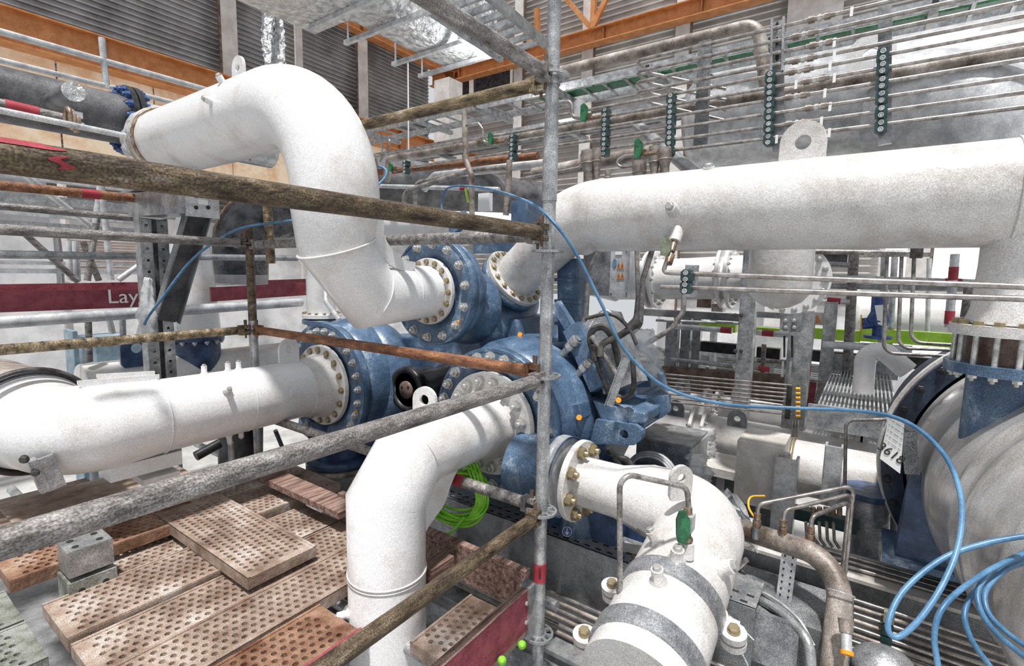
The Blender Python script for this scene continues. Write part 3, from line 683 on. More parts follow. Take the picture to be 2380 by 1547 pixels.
def clamp_stack(label, pts, x, w, h, nrm=(-1, 0, 0), post=None, mt='clamp_green', pw=None):
    """pts = list of centres of double clamps"""
    t = thing('tube_clamp_rack', label, 'clamp rack', pts[-1])
    for c in pts:
        c = Vector(c); n = Vector(nrm).normalized(); s_ = UZ.cross(n).normalized()
        ch = .25*w; o = [(-w/2+ch, -h/2), (w/2-ch, -h/2), (w/2, -h/2+ch), (w/2, h/2-ch), (w/2-ch, h/2), (-w/2+ch, h/2), (-w/2, h/2-ch), (-w/2, -h/2+ch)]
        b = MB().prism(o, c, s_, UZ, .05).build('clamp_block', mt, t)
        for e in (-1, 1):
            q = c+UZ*e*h*.25+n*.026; MB().lathe([(0, w*.15), (.004, w*.15), (.004, w*.24), (0, w*.24)], q, n, 16, False, close=True).build('bolt_ring', 'galv_light', b)
            MB().cyl(q, q+n*.003, w*.12, 10).build('screw_head', 'bolt_zinc', b)
    if post:
        p, q = post; MB().beam(Vector(p)+UX*.055, Vector(q)+UX*.055, pw or w*1.1, .04, (1, 0, 0)).build('channel_post', 'galv', t)
    return t
cs = [at(1598, 641, x=rx-.02), at(1596, 668, x=rx-.02)]
clamp_stack('pair of dark green tube clamps holding the two tubes under the huge pipe', cs, rx, px(21, 2.3), px(26, 2.3), post=(at(1600, 615, x=rx), at(1594, 690, x=rx)))
# ---- pipe D
DX = 1.92; RD = .152; fd = at(1345, 1115, x=DX); Pd = spool('dusty white pipe in the lower right, elbowed down and held by two strap clamps', at(1600, 1300, d=1.8))
n1 = Vector((DX, Y_at(1440, DX, fd.z).y, fd.z)); n2 = Vector((DX, Y_at(1510, DX, fd.z).y, fd.z)); kd = Vector((DX+.0, Y_at(1640, DX, fd.z).y, fd.z-.02))
e1 = at(1474, 1600, d=1.34); 
pts, rr = fillet([fd, n1, n2, kd, e1], [.05, .05, .24], 14, [.106, .108, .140, RD, RD])
MB().tube(pts, rr, 56).build('pipe_body', 'white_dusty', Pd)
flange(Pd, fd+UY*.01, (0, -1, 0), .177, .106, .028, 'white_dusty'); bolt_ring(Pd, 'nut', 'bolt_gold', fd-UY*.018, (0, -1, 0), .142, 8, .023, .3)
# strap clamps
dD = (e1-kd).normalized()
sdD = dD.cross(UZ).normalized(); upD = sdD.cross(dD)
for f, lb in ((.60, 'upper grey steel strap clamp bolted around the dusty lower right pipe'), (.88, 'lower grey steel strap clamp bolted around the dusty lower right pipe')):
    c = kd.lerp(e1, f); t = thing('pipe_clamp', lb, 'pipe clamp', c, 'strap clamps around the lower right pipe')
    n = 28; mb = MB(); vs = []; wv = .030
    for i in range(n+1):
        g = math.pi*i/n
        for rr_ in (RD+.0005, RD+.010):
            for e in (-1, 1): vs.append(c+sdD*(math.cos(g)*rr_)+upD*(math.sin(g)*rr_)+dD*(e*wv))
    fs = []
    for i in range(n):
        a0 = 4*i; b0 = a0+4; fs += [(a0+2, a0+3, b0+3, b0+2), (a0, b0, b0+1, a0+1), (a0, a0+2, b0+2, b0), (a0+1, b0+1, b0+3, a0+3)]
    mb.add(vs, fs, False); mb.build('strap', 'steel_plate', t)
    for e in (-1, 1):
        q = c+sdD*e*(RD+.036)-upD*.01
        ou = [(.035*math.cos(2*math.pi*k/16)+.012*e if math.cos(2*math.pi*k/16)*e > 0 else -.035*e, .034*math.sin(2*math.pi*k/16)) for k in range(16)]
        ou = [(math.cos(2*math.pi*k/20)*.036, math.sin(2*math.pi*k/20)*.034) for k in range(20)]
        MB().prism(ou, q, sdD, dD, .02).build('clamp_ear', 'white_dusty', t); MB().prism(ou, q-upD*.03, sdD, dD, .02).build('clamp_ear', 'white_dusty', t)
        fastener(t, 'bolt', 'bolt_gold', q+upD*.012, upD, .015)
for (u_, v_, ax, r_) in ((1572, 1305, (-.5, 0, 1), .02), (1530, 1352, (-.5, 0, 1), .018), (1672, 1322, (.2, -1, .5), .022), (1690, 1450, (.1, -1, .1), .024), (1528, 1262, (-.4, .8, .5), .018)):
    q = at(u_, v_, d=1.55); # project onto pipe surface
    tt = max(0, min(1, (q-kd).dot(e1-kd)/(e1-kd).length_squared)); best = None
    D_ = ray(u_, v_)
    for s_i in range(200):
        dd2 = 1.05+s_i*.005; qq = CP+D_*dd2; tt = (qq-kd).dot(dD); rad = (qq-(kd+dD*tt)).length
        if rad < RD-.002: best = qq; break
    if best is None:
        bd, best = min(((CP+D_*(1.2+s_i*.005)-(kd+dD*((CP+D_*(1.2+s_i*.005)-kd).dot(dD)))).length, CP+D_*(1.2+s_i*.005)) and (((CP+D_*(1.2+s_i*.005))-(kd+dD*(((CP+D_*(1.2+s_i*.005))-kd).dot(dD)))).length, tuple(CP+D_*(1.2+s_i*.005))) for s_i in range(200))
        best = Vector(best)
    cc = kd+dD*((best-kd).dot(dD)); plug(Pd, cc+(best-cc).normalized()*(RD-.002), (best-cc), r_, 'white_dusty')
lug(Pd, at(1580, 1148, d=1.76)-UZ*.02, UZ, Vector((.75, -.65, 0)), .085, .125, .016, 'white_dusty', .015)
# green valve and its thin pipe
vb = thing('needle_valve', 'bright green handled valve standing on top of the dusty lower right pipe', 'valve', at(1597, 1280, d=1.56))
p0 = at(1597, 1285, d=1.56); p1 = at(1599, 1175, d=1.56); L = (p1-p0)
MB().cyl(p0-L*.1, p0+L*.22, .021, 20).build('socket', 'white_dusty', vb); MB().cyl(p0+L*.2, p0+L*.5, .011, 12).build('hex_body', 'brass', vb)
MB().cyl(p0+L*.26, p0+L*.34, .017, 6).build('hex_nut', 'brass', vb)
MB().box(p0+L*.66, (.036, .036, .05)).build('valve_block', 'galv_light', vb); MB().cyl(p0+L*.8, p0+L*.97, .014, 6).build('hex_nut', 'brass', vb)
MB().prism([(-.014, -.05), (.010, -.055), (.020, -.03), (.020, .02), (.004, .05), (-.012, .045), (-.020, .02), (-.018, -.03)], at(1587, 1222, d=1.53), RT, UZ, .014).build('handle', 'valve_green', vb)
line('impulse_pipe', 'thin bent steel pipe looping over the dusty pipe to the green valve', [at(1601, 1180, d=1.56), at(1597, 1132, d=1.56), at(1440, 1098, d=1.48), at(1441, 1385, d=1.52)], .0085, 'conduit', 'tube', .035)
# ================================================================ BLUE COMPRESSOR
K = thing('compressor', 'big blue multi-stage gas compressor with bolted round stages in the middle', 'compressor', (2.4, 1.7, 1.2))
def yz(u, v, x): p = at(u, v, x=x); return (p.y, p.z)
def stage(cy, cz, x0, r_ring, r_nut, n, ns, r_in, body, name, off=0, nutk='bolt_zinc'):
    o = Vector((x0, cy, cz))
    MB().lathe([(.012, r_in*.6), (.012, r_in), (.0, r_in+.012), (0, r_ring-.006), (.006, r_ring), (.052, r_ring), (.056, r_ring-.012)], o, UX, 72).build('cover_ring', 'blue_paint', K)
    MB().lathe([(.056, r_ring-.02)]+body, o, UX, 64).build(name, 'blue_paint', K)
    bolt_ring(K, 'nut', nutk, o, (-1, 0, 0), r_nut, n, ns, off)
    MB().lathe([(0, r_ring*.995), (.003, r_ring*.995), (.003, r_nut+.028), (0, r_nut+.028)], o+UX*-.002, UX, 72, False, close=True).build('machined_rim', 'blue_paint', K)
# stage A
stage(A_y, zA, f_x+.028, .285, .243, 14, .019, .19, [(.06, .275), (.09, .278), (.13, .262), (.18, .21), (.30, .15)], 'stage_housing', .35)
def scroll(cy, cz, x, R0, r0_, r1_, g0, g1, n, name, end=None):
    pts, rr = [], []
    for i in range(n+1):
        f = i/n; g = g0+(g1-g0)*f; r_ = r0_+(r1_-r0_)*f
        pts.append(Vector((x, cy+math.cos(g)*(R0+r_*.4), cz+math.sin(g)*(R0+r_*.4)))); rr.append(r_)
    if end is not None:
        for q, r_ in end: pts.append(Vector(q)); rr.append(r_)
    return MB().tube(pts, rr, 32).build(name, 'blue_paint', K)
PI = math.pi
# angle measured from +Y (image left) towards +Z; scroll of A runs clockwise below and opens to flange E
scroll(A_y, zA-.06, f_x+.34, .08, .07, .13, PI*.6, PI*1.6, 30, 'scroll_casing')
MB().tube(catmull([at(1105, 775, x=2.35), at(1165, 745, x=2.5), at(1195, 700, x=2.75)], 8), .17, 32).build('scroll_casing', 'blue_paint', K)
MB().cyl(fe-eN*.05, fe-eN*.34, .15, 40, .19).build('outlet_nozzle', 'blue_paint', K)
MB().lathe([(0, .12), (0, .198), (.04, .198), (.06, .15)], fe-eN*.002, -eN, 56).build('nozzle_flange', 'blue_paint', K)
# stage B
stage(B_y, B_z, fbx+.036, .405, .352, 26, .019, .27, [(.06, .39), (.12, .405), (.2, .42), (.34, .42), (.46, .38), (.55, .25)], 'stage_housing', .2)
scroll(B_y, B_z, fbx+.34, .26, .09, .18, PI*.1, PI*1.45, 30, 'scroll_casing')
# stage C
stage(C_y, C_z, fcx+.046, .37, .325, 24, .023, .26, [(.06, .36), (.10, .38), (.18, .40), (.30, .405), (.42, .36), (.50, .26)], 'stage_housing', .15)
scroll(C_y, C_z, fcx+.30, .22, .10, .17, PI*.1, PI*1.35, 30, 'scroll_casing')
# D outlet
MB().lathe([(0, .11), (0, .179), (.045, .179)], fd+UY*.058, UY, 56).build('outlet_flange', 'galv_light', K)
MB().lathe([(.045, .179), (.058, .174), (.07, .15), (.25, .16)], fd+UY*.058, UY, 56).build('outlet_nozzle', 'blue_paint', K)
MB().torus(fd+UY*.056, UY, .1775, .0035, 56, 6).build('gasket', 'dark_blue', K)
# gear casing
def casing(pts, x0, x1, name, mt='blue_paint', bev=.02):
    o = MB().prism([yz(u, v, x0) for u, v in pts], ((x0+x1)/2, 0, 0), UY, UZ, x1-x0).build(name, mt, K)
    if bev:
        md = o.modifiers.new('bevel', 'BEVEL'); md.width = bev; md.segments = 3
    return o
casing([(1345, 790), (1400, 815), (1462, 905), (1480, 1010), (1400, 1035), (1330, 1180), (1180, 1190), (960, 1080), (800, 1090), (690, 1000), (700, 860), (800, 790), (960, 780), (1130, 740), (1200, 740), (1210, 800), (1275, 800)], 2.38, 2.95, 'gear_casing')
casing([(1293, 600), (1342, 600), (1350, 800), (1296, 800)], 2.56, 2.66, 'casing_rib', bev=.01)
for v in (650, 700, 752): MB().box(at(1322, v, x=2.58), (.06, .16, .018)).build('casing_rib', 'blue_paint', K)
for v in (668, 712, 745):
    for u in (1316, 1340): fastener(K, 'bolt', 'bolt_blue', at(u, v, x=2.585), (-1, 0, 0), .012)
casing([(1180, 782), (1230, 782), (1236, 850), (1178, 850)], 2.25, 2.45, 'inspection_box', bev=.008)
casing([(1310, 938), (1345, 938), (1352, 975), (1318, 985)], 2.10, 2.3, 'lifting_pad', bev=.006)
# sloping flange of casing (split line)
p, q = at(1292, 705, x=2.34), at(1390, 862, x=2.34); MB().beam(p, q, .05, .045, UX).build('split_flange', 'blue_paint', K)
p, q = at(1340, 760, x=2.30), at(1405, 900, x=2.25); MB().beam(p, q, .10, .12, UX).build('casing_shoulder', 'blue_paint', K)
# bearing bracket / foot plates with round holes
def holeplate(us, x, t, hole, hr, name):
    out = [Vector(yz(u, v, x)) for u, v in us]
    # resample outline to 32 points
    n = 32; per = []; L = 0; k = len(out)
    seg = [(out[i], out[(i+1) % k], (out[(i+1) % k]-out[i]).length) for i in range(k)]; T = sum(s_[2] for s_ in seg)
    res = []
    for i in range(n):
        dd = T*i/n
        for a_, b_, l_ in seg:
            if dd <= l_: res.append(a_.lerp(b_, dd/l_)); break
            dd -= l_
    h = Vector(yz(*hole, x)); g0 = math.atan2((res[0]-h).y, (res[0]-h).x); dirn = 1 if (res[1]-h).angle_signed(res[0]-h) > 0 else -1
    hl = [(h.x+hr*math.cos(math.atan2((r_-h).y, (r_-h).x)), h.y+hr*math.sin(math.atan2((r_-h).y, (r_-h).x))) for r_ in res]
    return MB().prism([(r_.x, r_.y) for r_ in res], (x, 0, 0), UY, UZ, t, hl).build(name, 'blue_paint', K)
holeplate([(1390, 972), (1485, 985), (1497, 1000), (1495, 1018), (1478, 1032), (1430, 1028), (1375, 1030)], 2.20, .05, (1455, 1006), .022, 'foot_plate')
holeplate([(1495, 925), (1552, 918), (1556, 955), (1540, 970), (1500, 972)], 2.42, .04, (1516, 957), .018, 'foot_plate')
def slab(us, z, t, name, mt='blue_paint'):
    pp = [at(u, v, z=z) for u, v in us]; return MB().prism([(p.x, p.y) for p in pp], (0, 0, z-t/2), UX, UY, t).build(name, mt, K)
zt_ = at(1455, 962, x=2.2).z
slab([(1440, 955), (1500, 968), (1560, 918), (1538, 905), (1490, 905)], zt_, .05, 'foot_table')
slab([(1450, 940), (1520, 890), (1530, 898), (1462, 952)], zt_+.03, .03, 'foot_ridge')
casing([(1375, 930), (1500, 960), (1500, 985), (1400, 985)], 2.20, 2.5, 'foot_body', bev=.01)
casing([(1480, 862), (1512, 864), (1512, 900), (1480, 900)], 2.5, 2.54, 'eye_plate', bev=.004)
# base foot with the earth sign
zf = at(1320, 1262, x=2.0).z
pf = at(1330, 1232, x=2.02)
MB().lathe([(0, .115), (.10, .10), (.16, .09)], (pf.x+.10, pf.y, zf), UZ, 40).build('machine_foot', 'blue_paint', K)
MB().box((2.3, 1.1, zf+.09), (.5, .5, .2)).build('base_block', 'dark_blue', K)
MB().box((2.45, 1.9, zf+.05), (.5, 2.4, .3)).build('base_block', 'dark_blue', K)
sg_ = at(1318, 1232, d=dep(pf)-.03)
def disc(p, n, r, mt, par, name, off=0): n = Vector(n).normalized(); return MB().lathe([(0, r), (.0015, r)], Vector(p)+n*off, n, 32).build(name, mt, par)
nn = (CP-sg_); nn.z *= .4; nn.normalize(); sg_ = sg_+nn*.02
sgn = disc(sg_, nn, .022, 'tag_white', K, 'earth_sign'); disc(sg_, nn, .0205, 'blue_sign', sgn, 'sign_face', .0007)
hx = ZV.cross(nn).normalized(); vx = nn.cross(hx)
for (o_, w_, h_) in ((.006, .0022, .018), (-.003, .018, .0022), (-.008, .012, .0022), (-.013, .006, .0022)): MB().box(sg_+nn*.0026+vx*o_, (w_, h_, .0006), hx, vx).build('sign_mark', 'tag_white', sgn)
# shaft end and black coupling guard
so = at(942, 906, x=2.16)
MB().lathe([(.03, .108), (0, .108), (0, .142), (.018, .147), (.06, .147), (.10, .12), (.5, .13)], so, UX, 48).build('coupling_ring', 'black', K)
MB().lathe([(.012, .001), (.012, .115)], so, UX, 40).build('seal_plate', 'galv_light', K)
MB().lathe([(0, .001), (0, .056), (.014, .056)], so, UX, 32).build('shaft_end', 'brake_brown', K)
for i in range(14):
    g = 2*PI*i/14; MB().lathe([(0, .001), (0, .0055), (.002, .0055)], so+Vector((-.0015, math.cos(g)*.125, math.sin(g)*.125)), UX, 8, False).build('screw', 'ink', K)
for g in (.4, 2.5, 4.6): MB().lathe([(0, .001), (0, .011), (.002, .011)], so+Vector((-.0015, math.cos(g)*.032, math.sin(g)*.032)), UX, 10, False).build('screw', 'ink', K)
MB().cyl(so+UX*.05-UY*.12, so+UX*.45-UY*.28+UZ*.08, .12, 32, .15).build('coupling_guard', 'black', K)
for (cy, cz, x_, rr_, gl) in ((A_y, zA, f_x+.026, .243, (1.1, 3.8, 4.9)), (B_y, B_z, fbx+.034, .352, (3.5, 1.4)), (C_y, C_z, fcx+.044, .325, (3.6,))):
    for g in gl:
        MB().lathe([(0, .004), (.006, .005), (.006, .0095), (0, .011)], (x_, cy+rr_*math.cos(g), cz+rr_*math.sin(g)), (-1, 0, 0), 16, False, close=True).build('orange_plug', 'orange_plug', K)
for u, v, x in ((1347, 970, 2.09), (1438, 930, 2.15), (1210, 778, 2.24)): MB().cyl(at(u, v, x=x), at(u, v, x=x)+Vector((-.012, -.003, .004)), .013, 12).build('orange_plug', 'orange_plug', K)
# B lower flanges
lb = at(790, 1062, x=2.12)
MB().lathe([(0, .17), (.12, .17), (.30, .2)], lb, UZ, 40).build('suction_nozzle', 'dark_blue', K)
MB().lathe([(0, .1), (0, .225), (.045, .225), (.045, .15)], lb-UZ*.02, UZ, 48).build('suction_flange', 'dark_blue', K)
MB().lathe([(0, .1), (0, .225), (.035, .225), (.035, .1)], lb-UZ*.07, UZ, 48).build('mating_flange', 'brown_pipe', K)
MB().cyl(lb-UZ*.07, (lb.x, lb.y, 1.2), .13, 32).build('suction_pipe', 'dark_pipe', K)
# cast marks on the A nozzle
disc(at(1129, 690, x=2.16), (-1, -.2, .1), .018, 'blue_paint', K, 'cast_boss', .0)
ct = at(1115, 722, x=2.10)
# ================================================================ DECKS
def deck(x0, x1, y0, y1, z, mt, label, along='x', th=.05, group='steel scaffold decks', tilt=0):
    t = thing('scaffold_deck', label, 'scaffold deck', (x0, y0, z-th), group)
    L = (x1-x0) if along == 'x' else (y1-y0); W = (y1-y0) if along == 'x' else (x1-x0)
    def Pt(a, b, zz): return Vector((x0+a, y0+b, z+zz)) if along == 'x' else Vector((x0+b, y0+a, z+zz))
    cp = .0345; rows = 8 if (y1-y0 if along == 'x' else x1-x0) > .28 else 6; mg = (W-rows*cp)/2; n = int((L-.06)/cp); me = (L-n*cp)/2-.009; mb = MB(); vs = []; fs = []
    def q(*p): 
        k = len(vs); vs.extend(p); fs.append(tuple(range(k, k+len(p))))
    # margins with folded edge grooves
    for b0, b1 in ((0, mg), (W-mg, W)): q(Pt(0, b0, 0), Pt(L, b0, 0), Pt(L, b1, 0), Pt(0, b1, 0))
    for r_ in range(rows):
        off = cp*.5 if r_ % 2 else 0; b0 = mg+r_*cp
        q(Pt(0, b0, 0), Pt(me+off, b0, 0), Pt(me+off, b0+cp, 0), Pt(0, b0+cp, 0)); nn_ = n-(1 if r_ % 2 else 0)
        e = me+off+nn_*cp; q(Pt(e, b0, 0), Pt(L, b0, 0), Pt(L, b0+cp, 0), Pt(e, b0+cp, 0))
        for i in range(nn_):
            ca, cb = me+off+(i+.5)*cp, b0+cp/2; h = cp/2
            O = [(h, 0), (h, h), (0, h), (-h, h), (-h, 0), (-h, -h), (0, -h), (h, -h)]
            ring = lambda rd, zz: [(ca+rd*math.cos(PI/4*j), cb+rd*math.sin(PI/4*j), zz) for j in range(8)]
            levels = [[(ca+a_, cb+b_, 0) for a_, b_ in O], ring(.0128, 0), ring(.0112, .002), ring(.0102, .002), ring(.0096, -.010)]
            k = len(vs)
            for lv in levels: vs.extend(Pt(*p) for p in lv)
            for l_ in range(4):
                for j in range(8):
                    j2 = (j+1) % 8; fs.append((k+l_*8+j, k+l_*8+j2, k+l_*8+8+j2, k+l_*8+8+j))
    mb.add(vs, fs); mb.build('perforated_top', mt, t)
    eb = MB()
    for b0 in (.004, W-.004):
        c = (Pt(0, b0, -th/2)+Pt(L, b0, -th/2))/2; eb.box(c, (L, .008, th) if along == 'x' else (.008, L, th))
    for b0 in (.008, W-.008): c = (Pt(0, b0, .001)+Pt(L, b0, .001))/2; eb.box(c, (L, .012, .006) if along == 'x' else (.012, L, .006))
    for a0 in (.004, L-.004): c = (Pt(a0, 0, -th/2)+Pt(a0, W, -th/2))/2; eb.box(c, (.008, W-.017, th-.001) if along == 'x' else (W-.017, .008, th-.001))
    eb.build('side_rail', mt, t); return t
ZD = 2.28
bx1 = at(1120, 1350, z=ZD).x-.02
yA = at(97, 1405, z=ZD).y
W_ = .316
deck(.455, 1.05, yA-W_, yA, ZD, 'deck', 'tan scaffold deck with its left end folded, farthest of the long decks')
W2 = .252; yB = yA-W_-.008
deck(.46, bx1, yB-W2, yB, ZD-.02, 'deck', 'grey-tan scaffold deck lying second in the row nearer the camera')
deck(.0, bx1, yB-2*W2-.008, yB-W2-.008, ZD-.005, 'deck', 'pinkish scaffold deck passing under the crosswise deck, third in the row')
deck(.0, clx-.17, yB-3*W2-.016, yB-2*W2-.016, ZD-.01, 'deck_rust', 'rustiest orange scaffold deck nearest the camera at the bottom edge')
pH = at(1100, 1440, z=ZD-.06); deck(1.22, bx1-.01, 1.0, 1.30, ZD-.06, 'deck', 'pale perforated scaffold deck right of the vertical white pipe')
pF = at(5, 1362, z=2.20)
for i, lb_ in enumerate(('greenish grey deck at the far lower left, farther of two', 'greenish grey deck in the lower left corner of the photo, nearest one')): deck(-.45, .415, pF.y-.05-(i+1)*W_-i*.01, pF.y-.05-i*(W_+.01), 2.20, 'deck_green', lb_)
pE = at(22, 1352, z=2.33)
deck(pE.x, pE.x+.75, pE.y, pE.y+W_, 2.33, 'deck_rust', 'rusty deck partly hidden behind the galvanised bracket box')
pE2 = at(285, 1310, z=2.25); deck(pE2.x-.1, pE2.x+.5, pE2.y-.12, pE2.y+.196, 2.25, 'deck', 'short dusty deck deep in the gap behind the tan deck')
pG = at(575, 1345, z=2.335); pG2 = at(372, 1192, z=2.335)
deck(pG.x, pG.x+W_, pG.y, pG2.y+.0, 2.335, 'deck', 'loose scaffold deck lying crosswise on top of the others', along='y')
pI = at(640, 1160, z=2.29); deck(pI.x-.3, pI.x+.36, pI.y-.1, pI.y+.216, 2.29, 'deck', 'dusty deck beside the brown plank behind the crosswise deck')
deck(pI.x-.3, pI.x+.36, pI.y+.23, pI.y+.546, 2.29, 'deck', 'farthest small brown deck beyond the crosswise deck')
deck(1.06, bx1, yA-W_, yA, ZD-.02, 'deck', 'brown deck end between the tan deck and the wooden plank')
# wooden toe planks
tz1 = at(1240, 1385, x=bx1+.06); 
MB().box((bx1+.05, (tz1.y+1.9)/2+.2, ZD+.03), (.035, 2.25-tz1.y, .17)).build('wooden_plank', 'wood', label='long weathered brown plank edge behind the vertical white pipe', cat='plank')
MB().box((bx1-.09, at(1010, 1290, x=bx1-.1).y, ZD+.05), (.14, .08, .08)).build('wood_block', 'wood', label='short brown wood block leaning at the plank right of the white pipe', cat='wood block')
pw = at(720, 1150, z=2.40); MB().box((pw.x+.06, pw.y+.12, 2.36), (.13, .75, .035), (1, 0, 0), (-.0, 1, 0)).build('wooden_plank', 'wood', label='split light brown plank lying behind the decks left of the white pipe', cat='plank')
t = thing('toe_board', 'dark red toe board standing at the bottom centre beside the pole', 'toe board', (1.2, Y0+.03, ZD))
za = at(1232, 1362, y=Y0+.02).z; MB().box((1.05, Y0+.03, za-.085), (1.02, .03, .17)).build('board', 'red_board', t); MB().box((1.05, Y0+.03, za+.001), (1.02, .032, .004)).build('worn_edge', 'wood', t)
MB().box((1.575, Y0+.028, za-.10), (.05, .05, .22)).build('end_fitting', 'galv', t)
for dz in (.05, .13): fastener(t, 'bolt', 'bolt_zinc', (1.54, Y0+.014, za-dz), (0, -1, 0), .007)
for u, v in ((1212, 1500), (1166, 1536)):
    p = at(u, v, y=Y0-.0); MB().lathe([(0, .001), (.004, .014), (.03, .016), (.04, .006)], p, (-.5, -.4, .6), 16).build('plastic_stopper', 'lime', label='lime green plastic cap hanging %s' % ('beside the red toe board near the pole' if u > 1200 else 'at the bottom edge on the red toe board'), cat='stopper')
p = at(700, 1530, z=ZD-.02); MB().box(((clx-.17+.3)/2, yB-3*W2-.034, ZD-.03), (clx-.17-.3, .03, .07)).build('deck_edge_rail', 'red_board', label='red striped steel edge along the nearest rusty deck', cat='edge rail')
# galvanised bracket box
t = thing('support_bracket', 'galvanised bracket box with bolt holes standing on the left decks', 'bracket', at(210, 1350, y=2.62))
c = at(198, 1268, y=2.6); c.z -= .03
MB().box(c, (.15, .14, .11)).build('upper_box', 'galv', t); MB().box(c-UZ*.14, (.16, .15, .13)).build('lower_box', 'deck_green', t)
for sx in (-.04, .04):
    for sy in (-.035, .035): MB().lathe([(0, .001), (0, .012), (.002, .012)], c+Vector((sx, sy, .0555)), UZ, 14, False).build('bolt_hole', 'ink', t)
    MB().lathe([(0, .001), (0, .012), (.002, .012)], c+Vector((sx, -.0755, -.12)), -UY, 14, False).build('bolt_hole', 'ink', t)
# concrete-like beam under pipe B
for (u, v, s_, lb_) in ((240, 1135, (.75, .35, .10), 'sandy stained slab under the white elbow support'), (60, 1180, (.6, .5, .08), 'sandy slab at the left edge below the wide elbow')):
    c = at(u, v, z=2.42); MB().box(c-UZ*.05, s_).build('support_slab', 'deck', label=lb_, cat='slab')
t = thing('channel_bracket', 'galvanised channel bracket bolted under the wide elbow at the left edge', 'bracket', at(88, 1140, y=B_y-.1))
p, q = at(72, 1068, y=B_y-.12), at(104, 1140, y=B_y-.12); MB().beam(p, q, .05, .03).build('channel', 'galv', t); MB().beam(p+UX*.04, q+UX*.04, .02, .06).build('channel_lip', 'galv', t)
fastener(t, 'bolt', 'cable_black', at(58, 1066, y=B_y-.14), (-1, -1, 0), .014); fastener(t, 'bolt', 'cable_black', at(82, 1098, y=B_y-.15), (-.4, -1, 0), .012)
# ================================================================ PERFORATED POST + BRACKET (left)
PX, PYY = at(362, 700, y=3.9).x, 3.9
post = thing('perforated_post', 'galvanised perforated support post with a slanting brace under a bracket head', 'support post', (PX, PYY, 1.2))
ztp = at(362, 508, y=PYY).z
def perf(mb, w, z0, z1, cx_, cy_, nrm, pitch=.075, hr=.0095):
    pass
MB().box((PX, PYY+.05, (1.2+ztp)/2), (.155, .008, ztp-1.2)).build('web', 'galv', post)
for e in (-1, 1): MB().box((PX+e*.075, PYY, (1.2+ztp)/2), (.008, .10, ztp-1.2)).build('side_flange', 'galv', post)
# front strips with holes
n_ = int((ztp-1.3)/.075); mb = MB()
for e in (-1, 1):
    for i in range(n_):
        zz = ztp-.05-i*.075; k = 16
        ou = [(max(-.03, min(.03, .05*math.cos(2*PI*j/k))), max(-.0375, min(.0375, .06*math.sin(2*PI*j/k)))) for j in range(k)]
        hl = [(.0095*math.cos(2*PI*j/k), .0095*math.sin(2*PI*j/k)) for j in range(k)]
        mb.prism(ou, (PX+e*.045, PYY-.05, zz), UX, UZ, .006, hl)
    mb.box((PX+e*.075, PYY-.05, (1.2+ztp)/2), (.008, .008, ztp-1.2))
mb.build('perforated_face', 'galv', post)
br0, br1 = at(455, 497, y=3.62), at(382, 745, y=3.80)
ibm = MB(); ibm.beam(br0, br1, .13, .012, UY); ibm.build('brace_web', 'dark_pipe', post)
d_ = (br1-br0).normalized(); sd_ = d_.cross(UY).normalized()
for e in (-1, 1): MB().beam(br0+sd_*e*.068-UY*.03, br1+sd_*e*.068-UY*.03, .07, .008, sd_).build('brace_flange', 'skid', post)
h0, h1 = at(325, 480, y=4.1), at(452, 468, y=3.35)
dh = (h1-h0).normalized(); MB().beam(h0, h1, .14, .15).build('head_beam', 'steel_plate', post)
MB().box(at(470, 468, y=3.35), (.19, .012, .19)).build('end_plate', 'galv_light', post)
for u in (458, 486):
    for v in (455, 482): MB().lathe([(0, .001), (0, .012), (.002, .012)], at(u-2, v, y=3.343), -UY, 14, False).build('bolt_hole', 'ink', post)
MB().box(at(472, 470, y=3.341), (.055, .002, .03)).build('white_label', 'tag_white', post)
MB().prism([(p.x, p.y) for p in (at(270, 447, z=h0.z+.10), at(350, 425, z=h0.z+.10), at(560, 440, z=h0.z+.10), at(495, 447, z=h0.z+.10), at(330, 470, z=h0.z+.10))], (0, 0, h0.z+.09), UX, UY, .012).build('top_plate', 'steel_plate', post)
# plastic bag
def bag(label, p, w, h, mt='plastic_film', name='plastic_bag', cat='plastic bag', top=.35, lean=(0, 0, 0), seed=1):
    rnd = random.Random(seed); mb = MB(); vs = []; n = 18; k = 20; p = Vector(p); ln = Vector(lean)
    for i in range(k+1):
        f = i/k; r_ = w/2*(top+(1-top)*math.sin(min(1, f*1.25)*PI/2))*(1 if f < .93 else .75)
        for j in range(n):
            g = 2*PI*j/n; q = r_*(1+rnd.uniform(-.28, .2)+.2*math.sin(5*g+f*5)+.15*math.sin(f*14)); vs.append(p+RT*(q*math.cos(g))+fh*(q*.55*math.sin(g))-UZ*(h*f)+ln*f+UZ*rnd.uniform(-.006, .006))
    fs = [(i*n+j, i*n+(j+1) % n, (i+1)*n+(j+1) % n, (i+1)*n+j) for i in range(k) for j in range(n)]+[tuple(range(n))[::-1], tuple(range(k*n, k*n+n))]
    mb.add(vs, fs, True); return mb.build(name, mt, label=label, cat=cat)
bag('knotted clear plastic bag tied to the perforated post', at(343, 645, y=3.7), .11, .40, lean=(-.03, 0, 0), seed=4)
